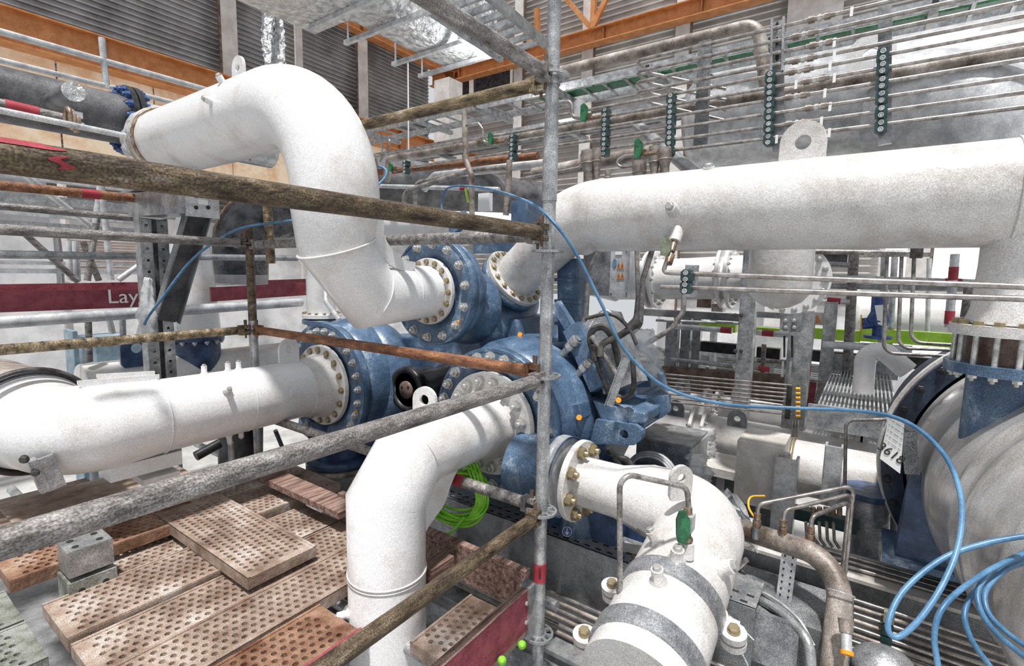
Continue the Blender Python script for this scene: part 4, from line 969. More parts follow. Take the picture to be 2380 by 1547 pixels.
# ================================================================ TUBE RACK (upper right)
TX = 3.3
v20 = [15, 41, 72, 100, 127, 155, 190, 225, 258, 290]; v17 = [62, 98, 127, 155, 178, 207, 235, 266, 295, 321]
ORD = ['topmost', 'second', 'third', 'fourth', 'fifth', 'sixth', 'seventh', 'eighth', 'ninth', 'lowest']
zt = []
for i in range(10):
    p, q = at(2045, v20[i], x=TX), at(1790, v17[i], x=TX); zt.append((p.z+q.z)/2)
def tubeY(i, u_end, extra=None):
    a_ = Y_at(2440, TX, zt[i]); b_ = Y_at(u_end, TX, zt[i]); pts = [a_, b_]+(extra or [])
    line('instrument_tube', 'steel instrument tube of the upper right rack, %s from the top' % ORD[i] if i not in (0, 9) else 'steel instrument tube of the upper right rack, %s of all' % ORD[i], pts, .0108, 'stainless', 'tube', .05, group='parallel steel tubes of the upper right rack')
for i in range(4):
    b_ = Y_at(1478, TX, zt[i]); tubeY(i, 1478, [b_+Vector((.24, .0, -.0)), b_+Vector((.30, -.5, -.18))])
ends = {4: 1275, 5: 880, 6: 1185, 7: 960, 8: 1345, 9: 1450}
for i in range(4, 10):
    e = Y_at(ends[i], TX, zt[i]); ex = []
    if i == 8: ex = [e+Vector((0, -.05, -.10)), e+Vector((0, .5, -.14))]
    if i == 9: ex = [e+Vector((0, .06, -.03)), e+Vector((0, .02, -.07)), e+Vector((0, -.12, -.07))]
    tubeY(i, ends[i], ex)
d0 = dep(at(1790, 200, x=TX)); w0 = px(21, d0)
def stack(u, vs, label, post=None, k=1.0):
    pts = [at(u+(v-vs[0])*-.03, v, x=TX-.015) for v in vs]; d_ = dep(pts[0]); hh_ = px(27 if k == 1 else 27*k, d_)
    clamp_stack(label, pts, TX, .052, .066, post=post)
stack(2052, [130, 160, 195, 228, 262, 295], 'column of six dark green double clamps on the right post of the tube rack', (at(2057, 330, x=TX), at(2057, -40, x=TX)))
stack(1791, [182, 211, 240, 268, 297, 326], 'column of six dark green double clamps on the slotted middle post of the tube rack', (at(1806, 350, x=TX), at(1808, 42, x=TX)))
stack(1561, [231, 256, 280, 304, 328, 351], 'column of six dark green double clamps left of the middle post')
stack(1409, [263, 286, 308, 331, 353], 'column of five dark green double clamps behind the right side of the pole')
stack(1194, [322, 343, 364], 'small dark green clamp column above the blue hose left of the pole')
stack(945, [380, 396], 'dark green clamp pair on the thin tubes just right of the white bend')
t = thing('channel_post', 'dark steel channel post standing behind the tube rack between two clamp columns', 'post', at(1632, 340, x=TX+.1))
MB().beam(at(1628, 340, x=TX+.1), at(1640, 97, x=TX+.1), .075, .05, UX).build('channel', 'skid', t)
for v in (125, 150, 176, 205): fastener(t, 'bolt', 'cable_black', at(1653, v, x=TX+.05), (-.3, -1, 0), .008)
pt_ = at(1806, 60, x=TX-.0)
t = thing('slotted_channel', 'slotted galvanised channel head rising above the middle clamps', 'channel', at(1806, 165, x=TX-.02))
for v in (60, 95, 132): MB().prism([(.009*math.cos(g), .022*math.sin(g)) for g in [2*PI*k/12 for k in range(12)]], at(1806, v, x=TX+.030), UY, UZ, .006).build('slot', 'ink', t)
MB().beam(at(1793, 165, x=TX+.0), at(1795, 45, x=TX+.0), .012, .03).build('lip', 'galv', t); MB().beam(at(1819, 165, x=TX), at(1822, 40, x=TX), .012, .03).build('lip', 'galv', t)
fp = [(0, 1905, 52), (1, 1868, 88), (2, 1908, 110), (3, 1866, 148), (4, 1858, 167), (5, 1893, 191), (6, 1850, 228), (7, 1897, 252), (8, 1852, 288)]
for i, u, v in fp:
    c = Y_at(u, TX, zt[i]); t = thing('tube_fitting', 'compression fitting joining the %s tube of the upper right rack' % ORD[i], 'tube fitting', c, 'compression fittings on the rack tubes')
    for e in (-1, 1): MB().cyl(c+UY*e*.022, c+UY*e*.052, .0195, 6).build('hex_nut', 'fitting', t)
    MB().cyl(c-UY*.07, c+UY*.07, .0135, 12).build('fitting_body', 'stainless', t); MB().cyl(c-UY*.008, c+UY*.008, .018, 6).build('centre_hex', 'bolt_zinc', t)
for k, (i, u) in enumerate(((3, 1940), (4, 1930), (5, 1940), (5, 1851), (6, 1918), (7, 1930), (8, 1910), (9, 1928), (2, 1940), (9, 1806), (0, 1980))):
    c = Y_at(u, TX, zt[i]); MB().prism([(-.007, -.035), (.007, -.035), (.007, .012), (-.007, .012)], c-UX*.012, UY, UZ, .0015).build('tube_tag', 'tag_white', label='small white tag on the %s rack tube%s' % (ORD[i], ', nearer the middle post' if u in (1851, 1806) else ''), cat='tag', group='white tags hanging on the rack tubes')
# thicker pipes beyond the rack
def pipeline(label, pts, r, mt, rad=.1, seg=20, name='pipe_run', cat='pipe', group=None): return line(name, label, pts, r, mt, cat, rad, seg, group)
P5 = 3.75
zc_ = at(2200, 150, x=P5).z
pipeline('long brown-stained pipe running between the rack tubes across the upper right', [Y_at(2440, P5, zc_), Y_at(905, P5, zc_+.0), Y_at(890, P5, zc_)+Vector((.1, .06, -.2))], .042, 'brown_pipe')
zc2 = at(1500, 118, x=4.2).z
pipeline('grey-brown pipe high on the right, bending down beside the slotted channel', [Y_at(1285, 4.2, zc2), Y_at(1762, 4.2, zc2), Y_at(1762, 4.2, zc2)+Vector((0, -.1, -.55))], .045, 'brown_pipe', .13)
pipeline('orange-brown pipe below the thin tubes right of the bend', [at(860, 402, x=4.0), at(1250, 362, x=4.0)], .035, 'rust_tube')
pipeline('pale grey pipe right of the bend, second below the brown one', [at(985, 440, x=4.1), at(1010, 408, x=4.1), at(1280, 378, x=4.1)], .04, 'galv_light', .08)
pipeline('dark grey pipe behind the pole between clamps and huge pipe', [at(1240, 405, x=3.6), at(1520, 352, x=3.6)], .05, 'brown_pipe')
pipeline('grey pipe elbow rising in front of the blue hose', [at(940, 500, x=3.2), at(940, 445, x=3.2), at(1100, 395, x=3.2), at(1180, 388, x=3.2)], .022, 'conduit', .08)
pipeline('second grey pipe elbow left of the vertical tube', [at(965, 520, x=3.3), at(965, 425, x=3.3), at(1060, 405, x=3.3)], .02, 'conduit', .08)
pipeline('vertical grey pipe with a tee right of the bend', [at(1079, 255, x=3.1), at(1083, 372, x=3.1), at(1096, 408, x=3.1), at(1097, 500, x=3.1)], .022, 'brown_pipe', .06)
pipeline('vertical grey pipe behind the dark ledger, left of the pole', [at(1184, 372, x=3.0), at(1182, 430, x=3.0), at(1176, 500, x=3.0)], .022, 'brown_pipe', .04)
pipeline('curved small pipe on the tee leading to the green valve', [at(1083, 292, x=3.05), at(1112, 286, x=3.05), at(1122, 300, x=3.05), at(1124, 330, x=3.05), at(1145, 335, x=3.05)], .010, 'stainless', .03)
pipeline('bent small pipe right of the pole beside the clear cylinder', [at(1300, 237, x=3.0), at(1328, 236, x=3.0), at(1330, 272, x=3.0), at(1360, 276, x=3.0)], .012, 'stainless', .04)
pipeline('thin looped tube right of the bend', [at(862, 368, x=3.2), at(888, 362, x=3.2), at(888, 330, x=3.2), at(911, 322, x=3.2), at(884, 375, x=3.2)], .010, 'stainless', .02)
MB().cyl(at(1348, 235, x=3.1), at(1346, 272, x=3.1), .036, 24).build('sight_glass', 'plastic_film', label='clear cylindrical sight glass right of the pole top', cat='sight glass')
def gvalve(label, u, v, x, s_=1, mt='valve_green'):
    t = thing('needle_valve', label, 'valve', at(u, v, x=x)); c = at(u, v, x=x); k = s_
    MB().prism([(-.02*k, -.05*k), (.012*k, -.055*k), (.022*k, -.03*k), (.024*k, .03*k), (.004*k, .055*k), (-.02*k, .045*k)], c, (0, -1, 0), UZ, .02).build('handle', mt, t)
    MB().box(c+Vector((.03, -.02, -.02*k)), (.03, .03, .04)).build('valve_block', 'brass', t); MB().cyl(c+Vector((.03, -.03, -.03*k)), c+Vector((.03, -.11, -.03*k)), .012, 6).build('hex_nut', 'brass', t); return t
gvalve('green handled valve right of the pole beside the sight glass', 1357, 262, 2.95)
gvalve('green handled valve near the cabinet left of the pole', 1140, 322, 3.0, .8)
gvalve('green handled valve at the end of the lowest rack tube above the huge pipe', 1483, 345, 3.1, 1.1)
gvalve('dark green valve just right of the white bend at the blue hose', 908, 388, 3.0, .7)
# reducers/fittings cluster above the huge pipe
for k, (u, v0, v1, r_, lb) in enumerate(((1368, 350, 425, .05, 'grey pipe reducer rising behind the huge pipe, nearest the pole'), (1387, 345, 420, .03, 'slim vertical pipe beside the reducer'), (1486, 375, 440, .045, 'grey reducer under the lowest green valve'), (1521, 340, 432, .033, 'dark vertical pipe stub left of the sloping pipe'), (1545, 345, 410, .04, 'rusty dark pipe elbow stub above the huge pipe'), (1413, 395, 440, .02, 'short thin riser between the two reducers'))):
    t = thing('pipe_riser', lb, 'pipe', at(u, v1, x=3.2)); p, q = at(u, v1, x=3.2), at(u, v0, x=3.2)
    MB().lathe([(0, r_*.7), ((q-p).length*.35, r_*.7), ((q-p).length*.6, r_), ((q-p).length, r_)], p, q-p, 24).build('riser_body', 'brown_pipe', t); MB().torus(p.lerp(q, .6), q-p, r_, .005, 24, 6).build('weld_seam', 'brown_pipe', t)
# cable tray (ladder type) along Y on the right
tray = thing('cable_tray', 'long galvanised cable tray behind the rack with open square tube arms', 'cable tray', at(1700, 118, x=6.0))
zt1 = at(1500, 160, x=6).z
for dx in (0, .55): MB().box((6+dx, 2.0, zt1), (.02, 13, .10)).build('side_rail', 'galv', tray)
mb = MB()
for i in range(44): MB().box((6.27, -4.3+i*.29, zt1-.03), (.54, .03, .02)).build('rung', 'galv', tray)
for i in range(10):
    y_ = -4+i*1.25; MB().box((6.2, y_, zt1-.08), (.9, .07, .06)).build('support_arm', 'galv', tray); MB().box((5.745, y_, zt1-.08), (.004, .045, .035)).build('arm_opening', 'ink', tray)
tray2 = thing('cable_tray', 'second galvanised cable tray hanging just below the first', 'cable tray', at(1700, 160, x=6.2))
for dx in (0, .5): MB().box((6.1+dx, 2.0, zt1-.42), (.02, 13, .10)).build('side_rail', 'galv', tray2)
MB().box((6.35, 2, zt1-.45), (.5, 13, .01)).build('tray_floor', 'galv', tray2)
for i in range(10):
    y_ = -4+i*1.25; MB().box((6.3, y_, zt1-.49), (.9, .07, .06)).build('support_arm', 'galv', tray2)
MB().box((6.27, 1.2, zt1-.005), (.2, 5.5, .02)).build('cable_bundle', 'valve_green', label='green cable strips lying in the upper cable tray', cat='cables')
# large vessels beyond the rack at right
VX = 4.6
p = at(1990, 220, x=VX); zv = at(2000, 235, x=VX).z
MB().lathe([(0, .02), (.03, .3), (.12, .38), (2.4, .38)], Y_at(1600, VX, zv), (0, -1, 0), 48).build('pressure_vessel', 'galv_light', label='big pale horizontal vessel behind the rack tubes above the huge pipe', cat='vessel')
vb_ = at(2330, 240, x=4.0)
pipeline('enormous grey pipe bend behind the rack at the right edge', [at(2040, 250, x=4.1), at(2260, 235, x=4.0), at(2420, 480, x=4.0)], .30, 'galv_light', .5, 48)
for u, v, x, w_ in ((2018, 145, 4.0, .26), (2325, 115, 4.3, .28)):
    t = thing('lifting_eye_plate', 'round topped lifting plate seen through the tubes %s' % ('left of the right post' if u < 2100 else 'near the right edge'), 'lifting lug', at(u, v+40, x=x))
    m_ = lug(None, at(u, v+45, x=x), UZ, UY, w_, w_*1.1, .02, None, w_*.16); m_.build('plate', 'white_paint', t)
pipeline('dark sloping pipe running down behind the clamps to the huge pipe', [at(1480, 290, x=3.9), at(1610, 400, x=3.4)], .04, 'galv', seg=24)
# ================================================================ RIGHT MACHINE
G = thing('right_machine', 'large white ringed machine casing with blue flanges at the right edge', 'machine', (2.4, -.45, 1.5))
gcx = 2.95; gc = at(2490, 1118, x=gcx); gy, gz = gc.y, gc.z; Rr = .62
GA = Vector((-1, -.10, 0)).normalized(); GO = Vector((gcx, gy, gz))
prof = [(0, Rr*.95), (.07, Rr*.94), (.08, Rr*.925), (.30, Rr*.925), (.31, Rr*.93), (.34, Rr*.93), (.35, Rr*.92), (.52, Rr*.915), (.60, Rr*.90), (.62, Rr*.905), (.66, Rr*.905), (.68, Rr*.89), (.72, Rr*.89), (.74, Rr*.90), (.80, Rr*.90), (.82, Rr*.885), (1.05, Rr*.88), (1.07, Rr*.89), (1.10, Rr*.875), (1.35, Rr*.86), (1.45, Rr*.80), (1.55, Rr*.6), (1.6, Rr*.3)]; prof = [(h_, r_*.925) for h_, r_ in prof]
MB().lathe(prof, GO+GA*.03, GA, 96).build('casing_shell', 'polished_cladding', G)
MB().lathe([(0, Rr*.9), (0, Rr*1.03), (.03, Rr*1.03), (.03, Rr*.9)], GO, GA, 96, False, close=True).build('flange_ring', 'navy', G)
MB().lathe([(0, Rr*.9), (0, Rr*1.045), (.03, Rr*1.045), (.03, Rr*.9)], GO-GA*.045, GA, 96, False, close=True).build('flange_ring', 'white_dusty', G)
bolt_ring(G, 'nut', 'black', GO+GA*.03, GA, Rr*.995, 34, .015)
MB().lathe([(0, Rr*.95), (.5, Rr*.9)], GO-GA*.05, -GA, 64).build('rear_casing', 'navy', G)
nz_t = at(2390, 925, x=RX).z
MB().cyl((RX, yv, nz_t-.2), (RX, yv, at(2330, 870, x=RX).z), .108, 48).build('inlet_neck', 'blue_paint', G)
zb1 = at(2300, 868, x=RX-.2).z; 
MB().lathe([(0, .1), (0, .176), (.036, .176), (.036, .1)], (RX, yv, zb1-.02), UZ, 64, False, close=True).build('inlet_flange', 'blue_paint', G)
MB().lathe([(0, .1), (0, .172), (.036, .172), (.036, .1)], (RX, yv, zb1+.115), UZ, 64, False, close=True).build('branch_flange', 'white_dusty', Pr)
MB().cyl((RX, yv, zb1), (RX, yv, zb1+.13), .118, 40).build('spacer', 'brake_brown', Pr)
MB().lathe([(0, .135), (.05, .12), (.2, .113)], (RX, yv, zb1+.155), UZ, 48).build('weld_neck', 'white_dusty', Pr)
for i in range(16):
    g = 2*PI*i/16; c = Vector((RX+.150*math.cos(g), yv+.150*math.sin(g), zb1+.151)); fastener(G, 'bolt', 'bolt_gold', c, UZ, .014); fastener(G, 'nut', 'bolt_zinc', c-UZ*.171, -UZ, .013); MB().cyl(c, c-UZ*.16, .009, 10).build('stud', 'bolt_zinc', G)
# blue foot
hb = at(2150, 1110, x=2.75)
mb = MB(); a0 = at(2118, 1102, x=2.62); a1 = at(2170, 1102, x=2.62); a2 = at(2262, 1345, x=2.62); a3 = at(2078, 1298, x=2.62)
mb.prism([(p.y, p.z) for p in (a0, a3, a2, a1)], (2.67, 0, 0), UY, UZ, .1); mb.build('support_foot', 'dark_blue', G)
MB().box((2.74, a3.y-.17, a3.z), (.3, .42, .03)).build('foot_plate', 'blue_paint', G)
# bracket and paper tag
tg = at(2095, 1060, x=2.55); 
MB().beam(at(2110, 1000, x=2.6), at(2120, 1098, x=2.6), .05, .05).build('hinge_bracket', 'skid', G); MB().beam(at(2100, 980, x=2.6), at(2135, 1006, x=2.6), .03, .03).build('hinge_bracket', 'skid', G)
tt = thing('paper_tag', 'white paper sheet with handwritten number taped beside the right machine', 'paper tag', at(2070, 1080, x=2.5))
P4 = [at(u, v, x=2.5) for u, v in ((2067, 962), (2102, 985), (2092, 1100), (2045, 1065))]; mb = MB(); mb.plane(P4); sh = mb.build('sheet', 'tag_white', tt); md = sh.modifiers.new('s', 'SOLIDIFY'); md.thickness = .002
xd = (P4[1]-P4[0]).normalized(); yd = (P4[0]-P4[3]).normalized(); cq = (P4[0]+P4[1]+P4[2]+P4[3])/4
text('3618', cq-yd*.045-UX*.004, xd, yd, .05, 'ink', tt)
for k in range(5): text('- -- ---- --', cq+yd*(.08-k*.022)-UX*.004, xd, yd, .016, 'ink', tt)
# ================================================================ MIDDLE RIGHT BACKGROUND
# electrical box
t = thing('junction_box', 'silver electrical box with four warning triangles under the huge pipe', 'electrical box', at(1410, 690, x=3.4))
c = at(1440, 634, x=3.3); q1, q2, q3, q4 = at(1416, 578, x=3.3), at(1461, 578, x=3.3), at(1461, 690, x=3.3), at(1416, 690, x=3.3)
bw, bh = abs(q1.y-q2.y), abs(q1.z-q4.z); MB().box(c+UX*.09, (.18, bw, bh)).build('door', 'galv_light', t)
MB().box(c+UX*.12+UY*(bw/2+.11), (.20, .22, bh*.97)).build('side_cabinet', 'skid', t)
for (u, v) in ((1438, 617), (1446.5, 617), (1438, 641), (1446.5, 641)):
    p = at(u, v, x=3.297); MB().prism([(-.015, -.022), (.015, -.022), (0, .03)], p-UX*.001, (0, -1, 0), UZ, .002).build('warning_triangle', 'warn', t); MB().prism([(-.002, -.012), (.002, -.012), (.002, .008), (-.002, .008)], p-UX*.003, (0, -1, 0), UZ, .001).build('triangle_mark', 'ink', t)
MB().prism([(.014*math.cos(g), .032*math.sin(g)) for g in [2*PI*k/16 for k in range(16)]], at(1428, 612, x=3.296), (0, -1, 0), UZ, .002).build('blue_sticker', 'cable_blue', t)
MB().box(at(1438, 588, x=3.295), (.002, .05, .022)).build('name_label', 'tag_white', t)
for u, v in ((1420, 682), (1456, 682), (1456, 584)): fastener(t, 'bolt', 'cable_black', at(u, v, x=3.298), (-1, 0, 0), .004)
def flpipe(label, x, pts, r, mt, fls=(), rad=.2, fr=1.45, bolts=12, seg=36, axis=None, name='pipe_spool'):
    P_ = [at(u, v, x=x) for u, v in pts]; zz = P_[0].z; 
    t = thing(name, label, 'pipe', P_[0]); pp = fillet(P_, rad, 8) if len(P_) > 2 else P_; MB().tube(pp, r, seg).build('pipe_body', mt, t)
    for (u, v) in fls:
        c = at(u, v, x=x)
        k = min(range(len(P_)-1), key=lambda i: abs((P_[i]+P_[i+1]-c*2).length)); ax = (P_[k+1]-P_[k]).normalized(); cc = P_[k]+ax*((c-P_[k]).dot(ax))
        for e in (-1, 1):
            flange(t, cc+ax*(.018 if e > 0 else -.018-.025), ax, r*fr, r*.9, .025, mt); bolt_ring(t, 'nut', 'bolt_zinc', cc+ax*e*.043, ax*e, r*(1+fr)/2, bolts, r*.075)
    return t
flpipe('white flanged pipe behind the silver box under the huge pipe', 4.3, [(1440, 652), (1780, 642)], .17, 'white_paint', [(1520, 650), (1690, 645)])
flpipe('white pipe rising on the left behind the rusty pole, left of the bend top end', 4.3, [(1380, 640), (1440, 652)], .19, 'white_paint')
for (u0, v0, u1, v1, r_, x, lb, fl) in ((1550, 945, 2130, 1005, .11, 4.4, 'upper white flanged pipe lying low behind the blue brackets', [(1655, 955)]), (1540, 1005, 2110, 1095, .17, 3.9, 'larger white flanged pipe lying low in front of its twin', [(1630, 1010)])):
    zz = at((u0+u1)/2, (v0+v1)/2, x=x).z; p, q = Y_at(u0, x, zz), Y_at(u1+60, x, zz); t = thing('pipe_spool', lb, 'pipe', p); MB().cyl(p, q, r_, 40).build('pipe_body', 'white_dusty', t)
    for (u, v) in fl:
        cc = Y_at(u, x, zz)
        for e in (-1, 1): flange(t, cc-UY*.03*e-(UY*.025 if e > 0 else UY*0), UY, r_*1.4, r_*.9, .025, 'white_dusty'); bolt_ring(t, 'nut', 'bolt_zinc', cc-UY*.055*e, UY*-e, r_*1.2, 16, .012)
    for u in (1575, 1715) if r_ > .12 else (1590, 1720): lug(t, Y_at(u, x, zz)-UX*r_*.5+UZ*(r_*.8), UZ, UY, .13, .13, .015, 'steel_plate', .022)
# vertical columns
def channel(label, u, v0, v1, x, w_, dpt, mt='galv', name='steel_column', cat='column', parts=True):
    p, q = at(u, v1, x=x), at(u, v0, x=x); q.y = p.y; t = thing(name, label, cat, p)
    MB().box((x, p.y, (p.z+q.z)/2), (.012, w_, q.z-p.z)).build('web', mt, t)
    for e in (-1, 1): MB().box((x+dpt/2, p.y+e*w_/2, (p.z+q.z)/2), (dpt, .012, q.z-p.z)).build('flange_strip', mt, t)
    return t
cc_ = channel('galvanised channel column right of the white flanged pipe', 1716, 572, 1000, 4.0, px(28, 3.9), .1)
for v in (732, 815):
    for u in (1709, 1722): fastener(cc_, 'bolt', 'cable_black', at(u, v, x=3.99), (-1, 0, 0), .012)
for u, v0, v1, x, w_, lb in ((1554, 745, 900, 5.0, 26, 'white perforated column standing left in the middle background'), (1586, 735, 900, 5.2, 20, 'second perforated column behind the first one'), (1612, 735, 880, 5.4, 16, 'slim perforated column, third in the middle background'), (1905, 700, 1000, 4.6, 20, 'leaning pale column left of the grating platform'), (1828, 720, 1140, 3.9, 40, 'broad galvanised support column with adjustment slots'), (1864, 735, 930, 4.3, 14, 'narrow galvanised channel right of the slotted support')):
    channel(lb, u, v0, v1, x, px(w_, x*.95), .08)
t = thing('support_plate', 'galvanised mounting plate with bolts on the broad slotted column', 'plate', at(1836, 730, x=3.8))
MB().box(at(1838, 748, x=3.82), (.02, px(40, 3.7), px(40, 3.7))).build('plate', 'skid', t)
for u in (1826, 1846):
    for v in (744, 760): fastener(t, 'bolt', 'bolt_zinc', at(u, v, x=3.805), (-1, 0, 0), .010)
for u in (1823, 1841): MB().beam(at(u, 780, x=3.84), at(u, 830, x=3.84), .012, .008).build('slot', 'ink', t); MB().beam(at(u-3, 840, x=3.84), at(u-5, 875, x=3.84), .014, .014).build('threaded_stud', 'bolt_zinc', t)
# flange disc plate right of the domed stub
t = thing('bolted_plate', 'white bolted half flange right of the domed white stub', 'flange', at(1890, 640, x=3.1))
MB().lathe([(0, .2), (.03, .2)], at(1838, 648, x=3.3), UX, 48).build('flange_disc', 'white_paint', t)
for g in range(18): 
    a_ = 2*PI*g/18; fastener(t, 'nut', 'bolt_zinc', at(1838, 648, x=3.3)+Vector((0, .175*math.cos(a_), .175*math.sin(a_))), (-1, 0, 0), .013)
# scaffold tubes in the background, right
bgp = [((1950, 590), (1935, 600), 0, 0)]
def bt(label, a_, b_, x, r, mt='galv', tape=None, cat='scaffold tube', name='scaffold_tube'): return rail(name, label, a_, b_, None, r, mt, tape, cat, x=x)
bt('thick weathered scaffold upright right of the domed stub', (1985, 585), (1968, 880), 4.8, .035, 'scaf_grey')
bt('slim scaffold upright further right of the weathered one', (2056, 588), (2040, 960), 5.2, .024)
bt('grey scaffold upright left of the bright window', (2080, 590), (2058, 960), 5.4, .024)
bt('scaffold upright with a red band left of the grating', (1888, 740), (1868, 940), 4.6, .024, 'galv', [1876])
bt('brown scaffold upright right of the galvanised channel column', (1750, 745), (1742, 880), 4.9, .03, 'scaf_grey')
bt('short dark upright behind the brown one', (1776, 800), (1772, 875), 5.0, .02, 'scaf_grey')
bt('scaffold upright with red bands by the bright window', (2220, 590), (2205, 760), 4.6, .026, 'galv_light', [2207, 2216])
bt('dark upright beside the vertical pipe at right', (2255, 660), (2242, 760), 4.4, .03, 'scaf_grey')
bt('horizontal grey tube below the domed stub, upper one', (1910, 612), (1975, 616), 4.7, .02)
bt('long horizontal pale tube crossing behind the three thin risers', (1900, 645), (2290, 658), 4.7, .026, 'galv_light', [2215])
bt('long horizontal grey tube just below the pale one', (1930, 664), (2290, 672), 4.8, .024)
bt('red banded tube in front of the lime planks on the left', (1570, 758), (1702, 768), 4.7, .026, 'galv_light', [1688])
bt('red banded tube in front of the lime planks in the middle', (1760, 772), (1890, 782), 4.8, .026, 'galv_light', [1785])
bt('tube with a red end right of the domed stub low', (1930, 698), (1975, 702), 4.7, .022, 'galv_light', [1938])
bt('grey tube crossing behind the galvanised column', (1560, 835), (1705, 850), 4.9, .022, 'galv')
bt('tube with a red band right of the galvanised column', (1735, 852), (1800, 860), 4.8, .022, 'galv', [1776])
bt('white handrail tube with rounded end in front of the grating', (1912, 800), (2120, 812), 4.4, .028, 'galv_light')
# thin risers bending right
for k, (u, v1, v2) in enumerate(((2059, 805, 826), (2093, 793, 812), (2122, 780, 800))):
    nm = ('left', 'middle', 'right')[k]
    line('instrument_riser', 'dark thin tube riser bending right, %s one of three under the huge pipe' % nm, [at(u+3, 588, x=3.3), at(u-5, v1, x=3.3), at(u+10, v1+16, x=3.3), at(2235, v2+2, x=3.3)], .009, 'conduit', 'tube', .05)
t = thing('tube_header', 'dark horizontal header holding the three thin risers under the huge pipe', 'header', at(2000, 582, x=3.3))
MB().cyl(at(1878, 584, x=3.3), at(2130, 588, x=3.3), .014, 12).build('header_tube', 'conduit', t); MB().box(at(2085, 592, x=3.3), (.05, .28, .02)).build('mounting_bar', 'conduit', t); MB().box(at(2130, 588, x=3.3), (.06, .05, .05)).build('end_block', 'cable_black', t)
# grating platform
zg = at(2000, 900, x=4.2).z
t = thing('grating_platform', 'small platform of white bar grating left of the right machine', 'platform', at(1990, 960, z=zg))
g0, g1, g2, g3 = at(1922, 862, z=zg), at(2090, 880, z=zg), at(2060, 952, z=zg), at(1915, 945, z=zg)
x0_, x1_ = at(1990, 955, z=zg).x, at(1990, 868, z=zg).x; y0_, y1_ = at(2075, 915, z=zg).y, at(1918, 905, z=zg).y
for i in range(19): MB().box(((x0_+x1_)/2, y0_+(y1_-y0_)*i/18, zg), (x1_-x0_, .008, .03)).build('bearing_bar', 'galv_light', t)
for i in range(5): MB().box((x0_+(x1_-x0_)*i/4, (y0_+y1_)/2, zg), (.01, y1_-y0_, .02)).build('cross_bar', 'galv_light', t)
mb = MB()
for i in range(26): mb.box((x0_+(x1_-x0_)*i/25, (y0_+y1_)/2, zg-.03), (.006, y1_-y0_, .01))
mb.build('fine_grid', 'galv', t)
MB().box((x0_-.02, (y0_+y1_)/2, zg-.06), (.03, y1_-y0_+.1, .14)).build('front_kick_plate', 'galv', t); MB().box((x1_+.02, (y0_+y1_)/2, zg+.06), (.03, y1_-y0_+.1, .16)).build('rear_kick_plate', 'galv', t)
pipeline('white inverted U pipe standing in front of the grating platform', [at(2005, 912, x=3.7), at(2012, 825, x=3.7), at(2050, 812, x=3.7), at(2110, 862, x=3.7)], .055, 'white_paint', .14, 28)
# blue hydrant like valve
t = thing('blue_valve', 'deep blue upright valve with white tag in the right background', 'valve', at(2035, 790, x=4.4))
MB().cyl(at(2046, 688, x=4.4), at(2042, 745, x=4.4), .05, 20).build('upper_body', 'bolt_blue', t); MB().cyl(at(2042, 745, x=4.4), at(2040, 785, x=4.4), .035, 20).build('neck', 'bolt_blue', t); MB().lathe([(0, .06), (.03, .075), (.09, .05)], at(2040, 755, x=4.4), UZ, 20).build('bonnet', 'bolt_blue', t)
MB().lathe([(0, .085), (.02, .085)], at(2040, 786, x=4.4), UZ, 24).build('base_flange', 'bolt_blue', t); MB().cyl(at(2030, 750, x=4.4), at(2003, 752, x=4.4), .04, 16).build('side_branch', 'bolt_blue', t); MB().cyl(at(2003, 752, x=4.4), at(2000, 752, x=4.4), .065, 20).build('yellow_cap', 'yellow', t)
MB().prism([(-.04, .06), (.04, .07), (.02, -.08), (-.01, -.07)], at(2047, 730, x=4.33), (0, -1, 0), UZ, .004).build('hanging_tag', 'tag_white', t)
# lime planks
for k, (u0, v0, u1, v1, hh_) in enumerate(((1628, 757, 1712, 763, 18), (1760, 768, 1815, 772, 16), (1870, 772, 2000, 782, 22), (1998, 776, 2245, 800, 26))):
    p, q = at(u0, v0, x=5.4), at(u1, v1, x=5.4); q.z = p.z; MB().beam(p, q, .12, px(hh_, 5.0)).build('lime_plank', 'lime_plank', label='bright lime green plank %s' % ('left of the galvanised column', 'between column and slotted support', 'right of the slotted support', 'ending below the bright window')[k], cat='plank', group='row of lime green planks in the background')
    MB().beam(p-UZ*.22+UX*.1, q-UZ*.22+UX*.1, .1, px(24, 5.0)).build('black_beam', 'black', label='black pipe run under the lime plank %s' % ('left of the galvanised column', 'between column and slotted support', 'right of the slotted support', 'ending below the bright window')[k], cat='pipe')
# bundle of small tubes
for k in range(8):
    v = 865+k*9
    pp = [at(1522, v+2, x=3.6), at(1840, v+30+k*.8, x=3.6)]
    line('small_tube', 'thin steel tube in the mid bundle crossing under the blue cable, %s' % ORD[k] if k else 'thin steel tube in the mid bundle crossing under the blue cable, topmost', pp, .006, 'stainless', 'tube', group='bundle of thin tubes right of the blue bracket', seg=8)
t = thing('small_clamp_row', 'black clamp strip with yellow capped tube ends near the middle', 'clamp strip', at(1833, 975, x=3.55))
MB().beam(at(1836, 897, x=3.56), at(1830, 972, x=3.56), .03, .03).build('clamp_strip', 'cable_black', t)
for k in range(7): MB().cyl(at(1850, 903+k*10.5, x=3.58), at(1860, 903.5+k*10.5, x=3.58), .010, 10).build('yellow_cap', 'yellow', t)
for k in range(3): line('impulse_pipe', 'short thin tube standing below the yellow caps, number %s from the left' % ('one', 'two', 'three')[k], [at(1843+k*6, 975, x=3.6), at(1841+k*6, 1015, x=3.6)], .006, 'stainless', 'tube')
